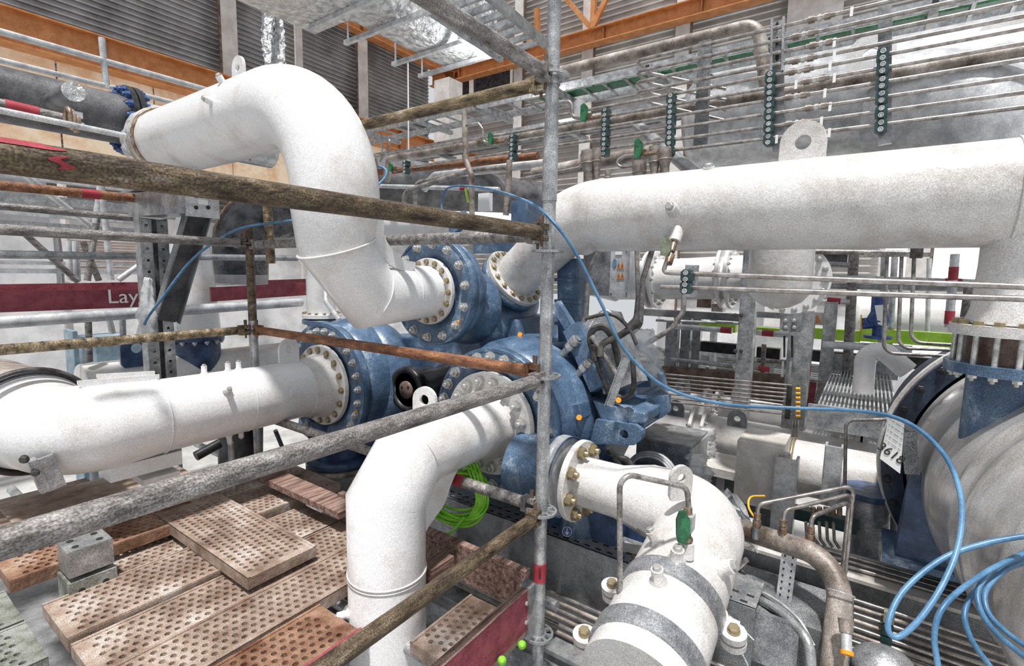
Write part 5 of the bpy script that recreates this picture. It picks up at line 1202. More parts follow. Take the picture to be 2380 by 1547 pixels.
# walkway stairs / gratings behind
for k, (u, v, w_, lb) in enumerate(((1620, 850, 2.6, 'grey grating walkway floor in the middle background'), (1790, 900, 1.6, 'dark grating walkway piece right of the galvanised column'))):
    c = at(u, v, x=6.5 if k == 0 else 5.6); t = thing('grating_walkway', lb, 'walkway', c)
    for i in range(16): MB().box((c.x-1+i*.14, c.y, c.z), (.03, w_, .03)).build('grating_bar', 'skid', t)
    for i in range(6): MB().box((c.x+.05, c.y-w_/2+w_*i/5, c.z-.02), (2.2, .03, .05)).build('bearer', 'galv', t)
MB().beam(at(1540, 880, x=4.9), at(1835, 905, x=4.9), .05, .26).build('rust_beam', 'brake_brown', label='brown rusty beam behind the thin tube bundle', cat='beam')
MB().beam(at(1835, 905, x=4.9), at(1895, 915, x=4.9), .05, .2).build('rust_beam', 'red_board', label='dark red beam piece right of the yellow caps', cat='beam')

for nm, lb, a_, b_, x, h_, mt in (('steel_beam', 'dark steel beam under the white flanged pipe in the middle background', (1490, 724), (1735, 736), 5.0, 16, 'skid'), ('steel_beam', 'grey horizontal beam behind the domed stub foot', (1760, 730), (1905, 736), 5.1, 12, 'galv'), ('steel_beam', 'pale beam crossing behind the blue valve', (1930, 672), (2280, 684), 6.0, 10, 'column'), ('steel_beam', 'grey lower beam left of the slotted support', (1560, 812), (1830, 828), 6.2, 12, 'galv')):
    p, q = at(*a_, x=x), at(*b_, x=x); q.z = p.z; MB().beam(p, q, .1, px(h_, 4.8)).build(nm, mt, label=lb, cat='beam')
zz = at(2140, 740, x=6.0).z; p, q = Y_at(1995, 6.0, zz), Y_at(2380, 6.0, zz); t = thing('pipe_spool', 'big white pipe far behind the blue valve and the thin risers', 'pipe', p); MB().cyl(p, q, .2, 32).build('pipe_body', 'white_paint', t); flange(t, p+UY*.0, UY, .27, .05, .05, 'white_paint')
bt('thin handrail tube above the lime planks at left', (1525, 744), (1735, 752), 4.6, .012)
bt('weathered scaffold tube crossing above the grating walkway', (1760, 838), (1830, 842), 5.2, .02, 'scaf_grey')
bt('slim upright right of the bright window edge', (2160, 600), (2155, 790), 5.6, .018, 'galv_light')
bt('grey upright pipe behind the third perforated column', (1660, 740), (1655, 880), 6.0, .04, 'galv')
for k, (u, v, w_, h_, x, mt, lb) in enumerate(((1640, 700, 34, 30, 5.4, 'brake_brown', 'small brown pump housing under the white flanged pipe'), (1670, 715, 26, 18, 5.3, 'brown_pipe', 'rusty round housing beside the brown pump'), (1900, 740, 26, 26, 4.7, 'column', 'pale plate with an orange warning triangle right of the slotted support'), (1932, 600, 60, 22, 5.6, 'black', 'black box hanging under the tube header'))):
    c = at(u, v, x=x); t = thing('equipment_box', lb, 'box', c); MB().box(c, (.12, px(w_, x*.9), px(h_, x*.9))).build('box_body', mt, t)
    if k == 2: MB().prism([(-.035, -.03), (.035, -.03), (0, .035)], c-UX*.063, (0, -1, 0), UZ, .004).build('warning_triangle', 'warn', t)
# ================================================================ LOWER RIGHT SKID
def yslab(name, label, cat, x, a, b, h, w, mt, top=True, kind=None):
    """long bar along Y whose front top edge shows from a to b at distance x"""
    p, q = at(*a, x=x), at(*b, x=x); z = (p.z+q.z)/2; return MB().box((x+w/2, (p.y+q.y)/2, z-h/2), (w, abs(p.y-q.y), h)).build(name, mt, label=label, cat=cat, kind=kind)
SK = thing('machine_skid', 'dark grey steel skid frame under the compressor and the dusty pipe', 'skid', (2.3, .6, .2))
def skb(x, a, b, h, w, mt, nm='skid_beam', lab=None):
    p, q = at(*a, x=x), at(*b, x=x); z = (p.z+q.z)/2; return MB().box((x+w/2, (p.y+q.y)/2, z-h/2), (w, abs(p.y-q.y), h)).build(nm, mt, SK, label=lab)
ps = at(1270, 1240, x=1.96); zs = ps.z
TR = MB().box((2.06, 1.15, zs-.004), (.20, 1.8, .008)); MB().box((1.96, 1.15, zs-.14), (.012, 1.8, .28)).build('skid_web', 'skid', SK)
MB().box((2.2, 1.0, zs-.20), (.3, 2.1, .30)).build('skid_body', 'skid', SK)
for i in range(32):
    for k in (0, 1): TR.box((1.985+.05*k, 2.0-i*.055-.015*k, zs+.001), (.012, .026, .001))
TR.build('perforated_tray', 'galv', SK, mat2='ink', k2=6)
MB().box((1.80, .9, zs-.40), (.10, 2.4, .02)).build('lower_ledge', 'galv', SK)
MB().box((1.72, .9, zs-.50), (.02, 2.4, .16)).build('lower_web', 'steel_plate', SK); MB().box((1.70, .9, zs-.59), (.10, 2.4, .02)).build('lower_flange', 'brown_pipe', SK); MB().box((1.66, .9, zs-.80), (.02, 2.4, .36)).build('lower_panel', 'skid', SK)
MB().box((3.0, 1.4, .9), (1.75, 7.0, .5)).build('skid_deck', 'skid', SK)  # skid top, stretched past the machine so the deck gaps read dark
for k in range(6):
    z_ = zs-.235-.026*k; line('skid_tube', 'thin tube running along the skid edge, %s of the low bundle' % (ORD[k] if k else 'topmost'), [(1.90-.012*k, 1.6, z_), (1.90-.012*k, .25, z_)], .0085, 'brown_pipe' if k % 2 else 'stainless', 'tube', seg=8, group='bundle of tubes along the skid edge')
for u, v in ((1235, 1310), (1415, 1375), (2075, 1440)):
    t = thing('tube_clamp', 'small dark clamp holding the low skid tubes %s' % ('beside the taped pole' if u < 1300 else 'under the thin impulse pipe' if u < 1500 else 'beside the blue hose loop'), 'tube clamp', Y_at(u, 1.87, zs-.3))
    c = Y_at(u, 1.86, zs-.235) if u < 2000 else at(2066, 1432, x=2.36)
    for k in range(3): MB().box(c-UZ*.052*k, (.03, .034, .046)).build('clamp_block', 'clamp_green' if k else 'olive', t)
# steel box plates under pipe D
for (u0, v0, x, s_, mt, lb) in ((1690, 1340, 2.55, (.5, .8, .02), 'steel_plate', 'smeared grey steel plate right of the dusty elbow'), (1500, 1180, 2.6, (.5, .7, .02), 'skid', 'dark deck plate behind the dusty pipe')):
    c = at(u0, v0, x=x); MB().box(c, s_).build('deck_plate', mt, label=lb, cat='plate')
MB().box(at(1478, 1290, x=2.08)+UZ*.01, (.09, .14, .03)).build('cover_plate', 'skid_white', label='small sandy cover plate on the tray beside the thin pipe', cat='plate')
for u in (1450, 1474):
    t = thing('brass_stud', 'small brass-coloured cap on the tray, %s of the pair' % ('left' if u < 1460 else 'right'), 'cap', at(u, 1300, x=2.02)); MB().lathe([(0, .012), (.015, .014), (.03, .010)], at(u, 1304, x=2.02), UZ, 14).build('cap_body', 'brass', t)
# white topped beam on the right
WX = 2.62; pz = at(2050, 1362, x=WX).z
t = thing('support_beam', 'long white topped steel beam running past the blue foot in the lower right', 'beam', (WX, 0, pz-.3))
yb0, yb1 = Y_at(1640, WX, pz).y, Y_at(2500, WX, pz).y
MB().box((WX+.10, (yb0+yb1)/2, pz), (.24, yb0-yb1, .016)).build('top_flange', 'skid_white', t); MB().box((WX+.10, (yb0+yb1)/2, pz-.16), (.014, yb0-yb1, .3)).build('web', 'skid', t); MB().box((WX+.10, (yb0+yb1)/2, pz-.32), (.24, yb0-yb1, .016)).build('bottom_flange', 'skid_white', t)
for k in range(3): MB().cyl((WX+.05+.05*k, yb0, pz+.02), (WX+.05+.05*k, yb1, pz+.02), .009, 8).build('beam_tube', 'stainless', label='thin tube lying on the white topped beam, %s of three' % ('nearest', 'middle', 'farthest')[k], cat='tube', group='three tubes on the white topped beam')
for k in range(8):
    z_ = at(2000, 1398+k*13, x=2.40).z; yy = [Y_at(u, 2.40, z_).y for u in (1985 if k < 5 else 1700, 2460)]
    line('skid_tube', 'thin tube in the stack running along the lower right edge, %s' % (ORD[k] if k else 'topmost')+(' of the stack' if k else ' of the stack there'), [(2.40-.01*k, yy[0], z_), (2.40-.01*k, yy[1], z_)], .0085, 'brown_pipe' if k % 2 else 'stainless', 'tube', seg=8, group='stack of tubes along the lower right edge')
MB().box((2.50, (yb0+yb1)/2, pz-.45), (.02, yb0-yb1, .5)).build('steel_partition', 'skid', label='dark side panel behind the lower right tube stack', cat='panel')
# brown manifold
mp = [at(1648, 1206, x=2.35), at(1915, 1300, x=2.20), at(1955, 1345, x=2.12), at(1950, 1420, x=2.05), at(1932, 1600, x=1.95)]
d_m = dep(mp[1]); t = thing('manifold_pipe', 'brown-stained manifold pipe elbowing down at the lower right', 'pipe', mp[-1])
pp = fillet([mp[0], at(1960, 1305, x=2.18), mp[4]], .16, 12); MB().tube(pp, px(25, d_m)*1.0, 28).build('pipe_body', 'brown_pipe', t)
MB().torus(at(1955, 1378, x=2.1)-UX*0, (mp[4]-at(1960, 1305, x=2.18)), px(25, d_m), .003, 28, 6).build('weld_seam', 'galv_light', t)
for k, (u, v, e, lb) in enumerate(((1757, 1240, (1985, 1128), 'left'), (1817, 1256, (1982, 1147), 'middle'), (1880, 1272, (1974, 1166), 'right'))):
    b0 = at(u, v, x=2.24); tp = b0+UZ*.105; f_ = MB(); f_.cyl(b0-UZ*.02, b0+UZ*.03, .016, 16); f_.build('threaded_boss', 'steel_plate', t); MB().cyl(b0+UZ*.03, b0+UZ*.06, .0165, 6).build('hex_nut', 'brass', t); MB().cyl(b0+UZ*.065, b0+UZ*.09, .014, 6).build('hex_nut', 'brass', t)
    en = at(*e, x=2.45); line('impulse_pipe', 'thin bent tube rising from the brown manifold, %s one of three' % lb, [b0+UZ*.05, b0+UZ*.13, en, en-UZ*.38], .0085, 'stainless', 'tube', .03)
fp_ = at(1966, 1440, x=1.98); fq_ = at(1968, 1512, x=1.92)
MB().cyl(fp_, fp_.lerp(fq_, .45), .024, 20, .020).build('side_nipple', 'brown_pipe', t); MB().cyl(fp_.lerp(fq_, .4), fq_, .016, 20).build('nipple_tube', 'galv_light', t); MB().lathe([(0, .006), (.012, .006), (.012, .019), (0, .020)], fq_, (fq_-fp_), 20, False, close=True).build('orange_cap', 'orange_plug', t)
# perforated strip
t = thing('perforated_strip', 'galvanised perforated strip hanging below the brown manifold', 'strip', at(1822, 1400, x=2.2)); p, q = at(1835, 1285, x=2.22), at(1818, 1420, x=2.18); MB().beam(p, q, .055, .006, UX).build('strip', 'galv_light', t)
dv = (q-p).normalized(); 
for i in range(9):
    for e in (-1, 1): MB().box(p.lerp(q, (i+.5)/9)-UX*.005+UY*e*.014, (.003, .006, .007)).build('slot', 'ink', t)
MB().box(at(1770, 1480, x=2.0), (.02, .24, .2)).build('steel_sheet', 'steel_plate', label='plain grey steel cover panel at the bottom between hose and dusty pipe', cat='panel')
line('hose', 'thick grey corrugated hose curving down at the lower right', [at(1690, 1387, x=2.15), at(1760, 1392, x=2.1), at(1835, 1440, x=2.02), at(1880, 1500, x=1.95), at(1884, 1600, x=1.9)], .017, 'galv', 'hose', smooth=True)
line('hose', 'thin pale hose lying just above the thick grey one', [at(1690, 1372, x=2.2), at(1770, 1376, x=2.15), at(1850, 1432, x=2.06), at(1892, 1500, x=2.0)], .006, 'galv_light', 'hose', smooth=True)
bag('crumpled dark blue plastic sack behind the perforated strip', at(1872, 1390, x=2.3), .16, .22, 'foil_black', 'sack', 'sack', top=.7, seed=9)
for k in range(7): line('lime_cable', 'lime green cable strand at the bottom beside the brown manifold', [at(1838, 1478+k*5, x=2.25), at(1880, 1487+k*5, x=2.2), at(1912, 1515+k*4, x=2.1), at(1925+k*3, 1560, x=2.05)], .006, 'lime', 'cable', smooth=True, group='lime cable strands at the bottom edge', seg=8)
line('zip_tie', 'pale cable tie end standing off the dusty pipe, upper', [at(1695, 1430, d=1.8), at(1752, 1487, d=1.75)], .0028, 'galv_light', 'cable tie')
line('zip_tie', 'pale cable tie end near the bottom edge', [at(1700, 1475, d=1.75), at(1722, 1512, d=1.7), at(1738, 1545, d=1.7)], .0028, 'galv_light', 'cable tie')
line('steel_rod', 'short steel rod end sticking out behind the dusty elbow', [at(1700, 1340, x=2.3), at(1735, 1300, x=2.25)], .012, 'stainless', 'rod')
t = MB(); t.lathe([(0, .001), (.01, .05), (.04, .09), (.07, .10), (.08, .095), (.11, .115), (.12, .11), (.15, .125), (.6, .13)], at(2052, 1512, x=2.1), (.1, -.1, -1), 40); t.build('ribbed_bend', 'steel_plate', label='grey ribbed pipe bend just peeking in at the bottom edge', cat='pipe')
# ================================================================ MACHINE RIGHT SIDE CLUTTER
rb = [([(1388, 583), (1368, 625), (1362, 735), (1335, 790), (1300, 850)], 2.45, .018, 'grey steel conduit nearest the pole, bending down beside the silver box'),
      ([(1480, 580), (1483, 690), (1478, 740), (1425, 790), (1330, 840)], 2.75, .018, 'grey steel conduit passing right of the silver box, second from the pole'),
      ([(1516, 580), (1494, 650), (1488, 755), (1440, 800), (1345, 870)], 2.6, .020, 'grey steel conduit with an S bend, third from the pole'),
      ([(1591, 650), (1588, 725), (1560, 765), (1500, 800)], 2.9, .020, 'grey steel conduit hanging down from the small clamps')]
for pts_, x_, r_, lb in rb: line('conduit_pipe', lb, [at(u, v, x=x_-.02*i) for i, (u, v) in enumerate(pts_)], r_*.75, 'conduit', 'conduit', .06)
for u, v, lb in ((1330, 800, 'upper'), (1362, 850, 'lower')):
    t = thing('conduit_fitting', '%s galvanised conduit union on the blue casing right of the pole' % lb, 'fitting', at(u, v, x=2.22)); a_, b_ = at(u+14, v-16, x=2.22), at(u-16, v+16, x=2.22)
    MB().cyl(a_.lerp(b_, .1), a_.lerp(b_, .4), .028, 8).build('union_nut', 'bolt_zinc', t); MB().cyl(a_.lerp(b_, .5), a_.lerp(b_, .75), .026, 8).build('union_nut', 'bolt_zinc', t); MB().cyl(a_, b_-(a_-b_)*.6, .018, 14).build('union_tube', 'galv', t)
hs = [([(1385, 840), (1372, 790), (1380, 765), (1405, 762), (1425, 790), (1440, 850)], .016, 'cable_black', 'beige black hose loop rising beside the blue casing'), ([(1395, 830), (1400, 800), (1440, 780), (1490, 745)], .016, 'cable_black', 'curved dark hose sweeping right over the casing'), ([(1470, 830), (1472, 900), (1450, 925), (1430, 915)], .012, 'cable_black', 'black hose looping behind the flat steel bar'), ([(1380, 800), (1390, 850), (1410, 900), (1420, 930)], .012, 'cable_black', 'black ribbed cable running down beside the flat bar'), ([(1360, 740), (1420, 730), (1460, 760), (1480, 800)], .009, 'cable_black', 'thin black cable below the silver box'), ([(1370, 760), (1400, 720), (1440, 740)], .006, 'galv_light', 'thin white wire curled under the silver box'), ([(1375, 780), (1400, 820), (1440, 880)], .012, 'conduit', 'grey hose inside the hose bundle'), ([(1415, 1040), (1430, 1060), (1455, 1068), (1470, 1085)], .016, 'cable_black', 'black hose with fitting under the blue foot'), ([(1420, 1055), (1440, 1080), (1450, 1110)], .012, 'cable_black', 'second black hose under the blue foot')]
for pts_, r_, mt, lb in hs: line('hose', lb, [at(u, v, x=2.15+.02*i) for i, (u, v) in enumerate(pts_)], r_, mt, 'hose', smooth=True)
p, q = at(1457, 832, x=2.05), at(1416, 943, x=2.0); t = MB(); t.beam(p, q, .035, .006, UX); t.beam(p+UY*.018, q+UY*.018, .004, .02, UX); t.build('steel_bar', 'steel_plate', label='flat steel bar leaning on the blue bracket in front of the hoses', cat='bar')
MB().beam(at(1395, 740, x=2.35), at(1455, 900, x=2.3), .18, .14, UX).build('terminal_housing', 'steel_plate', label='metal terminal housing behind the hose bundle', cat='housing')
bag('clear plastic bag over the instrument right of the hoses', at(1490, 765, x=2.5), .20, .24, seed=2, top=.5)
bag('clear plastic bag wrapped over the electrical box corner below the blue bracket', at(1620, 1055, x=2.7), .14, .19, seed=5, top=.6, lean=(.03, 0, 0))
bag('greyish plastic wrap on the white flanged pipe end', at(1640, 995, x=3.2), .13, .24, seed=6, top=.8)
bag('plastic wrap on top of the square post near the thin manifold tubes', at(1818, 1050, x=2.9), .10, .12, seed=7, top=.8)
t = thing('plastic_heap', 'bluish crumpled plastic sheet behind the dusty elbow', 'plastic sheet', at(1690, 1210, x=2.5)); mb = MB(); vs = []
for i in range(11):
    for j in range(9): p = at(1655+i*11, 1150+j*8+i*4, x=2.6); vs.append(p+Vector((random.uniform(-.04, .04), 0, random.uniform(-.02, .03)+.06*math.sin(i*.5))))
mb.add(vs, [(i*9+j, i*9+j+1, i*9+j+10, i*9+j+9) for i in range(10) for j in range(8)]); mb.build('sheet', 'plastic_film', t)
# control box under bracket
t = thing('junction_box', 'grey cable junction box below the blue brackets', 'electrical box', at(1570, 1060, x=2.9)); c = at(1560, 1052, x=2.9)
MB().box(c, (.34, .30, .22)).build('box_body', 'steel_plate', t); MB().box(c+UZ*.113, (.35, .31, .012)).build('lid', 'galv', t); MB().box(c-UY*.155, (.33, .012, .2)).build('side_door', 'galv_light', t)
t = thing('cable_coil', 'coil of grey cable wrapped in clear film below the junction box', 'cable coil', at(1500, 1110, x=2.5))
for k in range(5): MB().torus(at(1510, 1110, x=2.5)+UX*.012*k, (1, .1, 0), .115+.008*(k % 3), .007, 32, 8).build('coil_turn', 'galv_light', t)
# cable ducts on the right
MB().box(at(1700, 1085, x=3.2), (.3, .5, .05)).build('white_shelf', 'skid_white', label='white steel shelf right of the clear bags', cat='shelf')
MB().box(at(1772, 1085, x=3.0), (.3, .22, .34)).build('duct_box', 'skid_white', label='tall pale sheet metal duct box in the lower middle right', cat='duct')
MB().box(at(1690, 1140, x=3.3), (.06, .6, .3)).build('steel_partition', 'skid', label='dark panel under the white steel shelf', cat='panel')
channel('white post carrying the steel shelf', 1670, 1092, 1160, 3.15, .03, .03, 'column')
channel('square galvanised post with wrapped top near the manifold tubes', 1812, 1062, 1260, 2.8, .09, .08, 'galv_light')
channel('pale square post standing right of the wrapped one', 1926, 1035, 1175, 3.0, .07, .07, 'galv_light')
line('impulse_pipe', 'dark thin bent tube in front of the grating platform', [at(1963, 1150, x=2.9), at(1966, 976, x=2.9), at(2060, 974, x=2.9)], .008, 'conduit', 'tube', .04)
t = thing('dark_cylinder', 'dark vertical cylinder left of the blue machine foot', 'cylinder', at(2015, 1290, x=3.0)); MB().cyl(at(2015, 1290, x=3.0), at(2018, 1150, x=3.0), .09, 28).build('cylinder_body', 'steel_plate', t); MB().lathe([(0, .115), (.03, .115)], at(2018, 1150, x=3.0), UZ, 28).build('cylinder_flange', 'dark_blue', t)
MB().cyl(at(2056, 1290, x=3.1), at(2060, 1130, x=3.1), .05, 24).build('vertical_pipe', 'dark_pipe', label='dark vertical pipe beside the dark cylinder left of the blue foot', cat='pipe')
zz = at(1980, 1110, x=3.3).z; p, q = Y_at(1835, 3.3, zz), Y_at(2110, 3.3, zz); t = thing('pipe_spool', 'large pale pipe passing below the grating to the right machine', 'pipe', p); MB().cyl(p, q, .155, 40).build('pipe_body', 'white_dusty', t); MB().torus(Y_at(1840, 3.3, zz), UY, .157, .012, 40, 8).build('end_ring', 'bolt_gold', t)
t = thing('hinge_plate_row', 'galvanised bracket plates on the edge of the grating platform', 'bracket', at(1990, 1010, x=3.9))
for u in (1940, 1998, 2010): MB().box(at(u, 1005, x=3.9), (.05, .04, .22)).build('plate', 'galv_light', t)
MB().box(at(1975, 990, x=4.0), (.04, .5, .22)).build('fascia', 'galv', t)
t = thing('valve_block', 'dark terminal block with brass caps behind the manifold tubes', 'valve block', at(1920, 1205, x=2.9))
MB().box(at(1915, 1205, x=2.9), (.06, .28, .06)).build('block', 'clamp_green', t)
for u in (1890, 1905, 1920, 1936, 1951): MB().cyl(at(u, 1195, x=2.86), at(u, 1178, x=2.86), .012, 10).build('brass_cap', 'brass', t)
for k, u in enumerate((1873, 1889, 1904, 1921, 1937)): line('drain_tube', 'short pale drain tube below the dark terminal block, %s from the left' % ORD[k+1].replace('second', 'first').replace('third', 'second one').replace('fourth', 'third one').replace('fifth', 'fourth one').replace('sixth', 'fifth one'), [at(u, 1212, x=2.8), at(u+2, 1248+k*2, x=2.8), at(u+14, 1262+k*3, x=2.8)], .007, 'stainless', 'tube', .03, seg=8)
line('earth_cable', 'orange earth cable curling at the left manifold fitting', [at(1778, 1152, x=2.5), at(1745, 1155, x=2.5), at(1740, 1178, x=2.45), at(1755, 1205, x=2.35)], .005, 'yellow', 'cable', smooth=True)
# ================================================================ CABLES
B = 'cable_blue'
def bc(label, pts, r=.0062): return line('blue_cable', label, [at(u, v, d=d) for u, v, d in pts], r, B, 'cable', smooth=True)
bc('long blue cable draped past the pole to the right machine and looping down', [(1027, 500, 2.9), (1028, 465, 2.9), (1045, 435, 2.8), (1120, 436, 2.5), (1225, 468, 1.95), (1290, 520, 1.80), (1345, 600, 1.82), (1400, 710, 1.85), (1452, 812, 1.87), (1545, 898, 1.88), (1680, 938, 1.85), (1850, 948, 1.8), (2010, 956, 1.65), (2110, 982, 1.5), (2190, 1050, 1.38), (2230, 1140, 1.28), (2232, 1240, 1.2), (2200, 1340, 1.15), (2140, 1435, 1.12), (2085, 1480, 1.12), (2064, 1450, 1.13), (2100, 1372, 1.16), (2190, 1298, 1.18), (2290, 1262, 1.17), (2400, 1242, 1.15)])
for k, (lb, pts) in enumerate((('blue cable curve sweeping to the bottom edge, leftmost of the coil', [(2400, 1275, 1.2), (2290, 1330, 1.15), (2200, 1400, 1.1), (2172, 1470, 1.08), (2182, 1560, 1.05)]), ('blue cable curve of the coil, second from the left', [(2400, 1300, 1.25), (2300, 1340, 1.2), (2245, 1410, 1.15), (2255, 1480, 1.12), (2310, 1560, 1.1)]), ('blue cable curve of the coil, outer of the right pair', [(2400, 1283, 1.22), (2320, 1315, 1.18), (2275, 1365, 1.15), (2280, 1420, 1.12), (2320, 1475, 1.1), (2400, 1540, 1.08)]), ('blue cable curve of the coil, inner of the right pair', [(2400, 1296, 1.23), (2335, 1325, 1.19), (2292, 1370, 1.16), (2295, 1420, 1.13), (2335, 1465, 1.11), (2400, 1512, 1.09)]))): bc(lb, pts, .0058)
bc('blue cable hanging left of the perforated post up to the white bend', [(335, 755, 3.1), (345, 735, 3.1), (375, 695, 3.05), (440, 610, 3.0), (495, 565, 3.0), (560, 530, 2.95), (640, 517, 2.9), (700, 510, 2.9)], .0075)
bc('short blue cable between the green valve and the white bend', [(880, 385, 3.0), (897, 395, 3.0), (895, 412, 2.95), (876, 432, 2.9)], .0075)
# lime coil
t = thing('lime_cable_coil', 'bright lime green cable coil hanging behind the vertical white pipe', 'cable coil', at(1060, 1240, d=2.42)); rn = random.Random(3); cc = at(1063, 1160, d=2.42)
for k in range(11):
    a_ = rn.uniform(.10, .148); b_ = rn.uniform(.085, .135); ce = cc+RT*rn.uniform(-.01, .02)+UP*rn.uniform(-.02, .035)+FW*rn.uniform(-.03, .03); rot = rn.uniform(-.3, .5)
    pts = []
    for i in range(36):
        g = 2*PI*i/36; x_, y_ = a_*math.cos(g), b_*math.sin(g); pts.append(ce+RT*(x_*math.cos(rot)-y_*math.sin(rot))+UP*(x_*math.sin(rot)+y_*math.cos(rot))+FW*(.02*math.sin(g*2)))
    MB().tube(pts, .0065, 8, closed=True).build('coil_turn', 'lime', t)
for k in range(4): MB().tube(catmull([at(1082+k*8, 1072, d=2.45), at(1095+k*8, 1110, d=2.42), at(1108+k*5, 1160, d=2.40), at(1090+k*3, 1205, d=2.40)], 6), .0065, 8).build('hanging_strand', 'lime', t)
MB().tube(catmull([at(1015, 1250, d=2.38), at(1050, 1235, d=2.38), at(1080, 1200, d=2.38)], 6), .0065, 8).build('loose_end', 'lime', t)
MB().torus(at(1085, 1165, d=2.38), UP+RT, .03, .003, 16, 6).build('cable_tie', 'cable_black', t)
# ================================================================ LEFT BACKGROUND
dY = 4.4
q = at(100, 240, y=dY); zq = q.z; t = thing('dark_pipe_run', 'dark charcoal pipe with blue bolted flange at the upper left', 'pipe', q)
xe_ = X_at(285, dY, zq).x
MB().cyl((-1.2, dY, zq), (xe_, dY, zq), .165, 40).build('pipe_body', 'dark_pipe', t)
for e in (0, .045): flange(t, (xe_+e, dY, zq), UX, .235, .1, .035, 'black')
bolt_ring(t, 'nut', 'bolt_blue', (xe_, dY, zq), (-1, 0, 0), .205, 16, .022); bolt_ring(t, 'nut', 'bolt_blue', (xe_+.08, dY, zq), (1, 0, 0), .205, 16, .022)
MB().lathe([(0, .17), (.2, .14), (1.0, .14)], (xe_+.08, dY, zq), UX, 36).build('taped_end', 'galv_light', t)
t = thing('pipe_stub', 'short open pipe stub pointing at the camera beside the dark pipe', 'pipe stub', at(165, 215, y=3.6)); a_, b_ = at(170, 213, y=3.3), at(125, 236, y=3.9); MB().cyl(a_, b_, .045, 24).build('stub_body', 'dark_pipe', t); MB().lathe([(0, .001), (.003, .046), (.01, .046)], a_, a_-b_, 24).build('end_cap', 'foil', t)
def boxat(name, label, cat, u0, v0, u1, v1, y, th, mt, kind=None):
    a_, b_ = at(u0, v0, y=y), at(u1, v1, y=y); x0, x1 = a_.x, at(u1, (v0+v1)/2, y=y).x; z1, z0 = a_.z, at((u0+u1)/2, v1, y=y).z
    return MB().box(((x0+x1)/2, y+th/2, (z0+z1)/2), (abs(x1-x0), th, abs(z1-z0))).build(name, mt, label=label, cat=cat, kind=kind)
boxat('panel_wall', 'pale insulated panel stack behind the far-left scaffold', 'panel', -80, 540, 140, 660, 8.5, .3, 'wall_white')
boxat('panel_wall', 'grey panel above the pale stack at far left', 'panel', -80, 380, 110, 530, 8.6, .3, 'cladding')
lv = thing('louvre_panel', 'brown horizontal louvre panel between the left scaffold tubes', 'louvre', at(250, 635, y=9.0)); a_, b_ = at(168, 560, y=9.0), at(335, 635, y=9.0)
for i in range(12): MB().box(((a_.x+b_.x)/2, 9.0, b_.z+(a_.z-b_.z)*i/11), (abs(b_.x-a_.x)+.2, .05, abs(a_.z-b_.z)/14)).build('louvre_slat', 'louvre', lv)
for k, (u, v0, v1, w_, mt, lb) in enumerate(((152, 395, 655, 20, 'column', 'pale steel column left of the brown louvres'), (140, 540, 660, 10, 'skid', 'dark slim column edge beside the pale panels'))):
    boxat('bay_column' if k < 2 else 'dark_cabinet', lb, 'column' if k < 2 else 'cabinet', u-w_/2, v0, u+w_/2, v1, 7.5-k*.3, .2, mt)
for k, (v, mt, h_) in enumerate(((398, 'galv_light', 14), (455, 'galv', 20), (490, 'galv_light', 12), (520, 'galv', 16), (612, 'galv_light', 8), (632, 'galv_light', 10))):
    p, q = at(-60, v-4, y=7.0), at(340, v+14 if v < 600 else v+2, y=7.0); q.z = p.z; MB().beam(p, q, .12, px(h_, 5.5)).build('horizontal_rail', mt, label='pale horizontal steel rail far behind the left scaffold, %s from the top' % ORD[k+1].replace('second', 'first').replace('third', 'number two').replace('fourth', 'number three').replace('fifth', 'number four').replace('sixth', 'number five').replace('seventh', 'number six'), cat='rail', group='horizontal rails behind the left scaffold')
boxat('black_strip', 'black strip panel above the rusty taped scaffold tube', 'panel', 5, 382, 62, 392, 6.8, .05, 'black')
for xx in (a_.x-.1, b_.x+.1): MB().box((xx, 9.05, a_.z/2), (.08, .08, a_.z)).build('frame_post', 'column', lv)
# cone pipe
cp_ = at(455, 775, y=4.9); ct_ = at(465, 500, y=4.9); h_ = ct_.z-cp_.z; t = thing('cone_pipe', 'white upright pipe narrowing upwards on a dark blue nozzle behind the perforated post', 'pipe', cp_)
rc = px(52, dep(cp_)); MB().lathe([(0, rc), (h_*.75, rc*.75), (h_, rc*.45)], cp_, UZ, 40).build('cone_body', 'white_paint', t)
MB().lathe([(0, rc*1.12), (.05, rc*1.12)], cp_-UZ*.05, UZ, 40).build('cone_flange', 'dark_blue', t); MB().cyl(cp_-UZ*.05, cp_-UZ*.32, rc*.95, 40).build('blue_nozzle', 'dark_blue', t); bolt_ring(t, 'nut', 'bolt_zinc', cp_-UZ*.05, -UZ, rc*1.03, 14, .018)
zh = at(450, 868, y=4.9).z; a_, b_ = X_at(190, 4.9, zh), X_at(760, 4.9, zh)
t = thing('beige_header', 'beige horizontal header pipe behind the left white pipe', 'pipe', a_); MB().cyl(a_, b_, px(50, dep(at(450, 868, y=4.9))), 40).build('header_body', 'white_dusty', t)
MB().torus(X_at(530, 4.9, zh), UX, px(51, 3.9), .008, 40, 8).build('seam_ring', 'cable_black', t)
m_ = lug(None, X_at(320, 4.75, zh+.15), UZ, UX, .22, .26, .02, None, .04); m_.build('lifting_lug', 'dark_blue', t)
boxat('teal_cabinet', 'teal blue machine cover seen below the red boards', 'cover', 222, 790, 345, 1250, 6.5, .6, 'teal'); boxat('teal_cabinet', 'narrow teal frame left of the teal cover', 'cover', 168, 770, 200, 1250, 6.7, .3, 'teal')
pipeline('dark shiny pipe elbow behind the rusty pole left of the bend', [at(560, 660, y=5.2), at(560, 505, y=5.2), at(720, 500, y=5.2)], px(62, 4.8), 'foil_black', .3, 36)
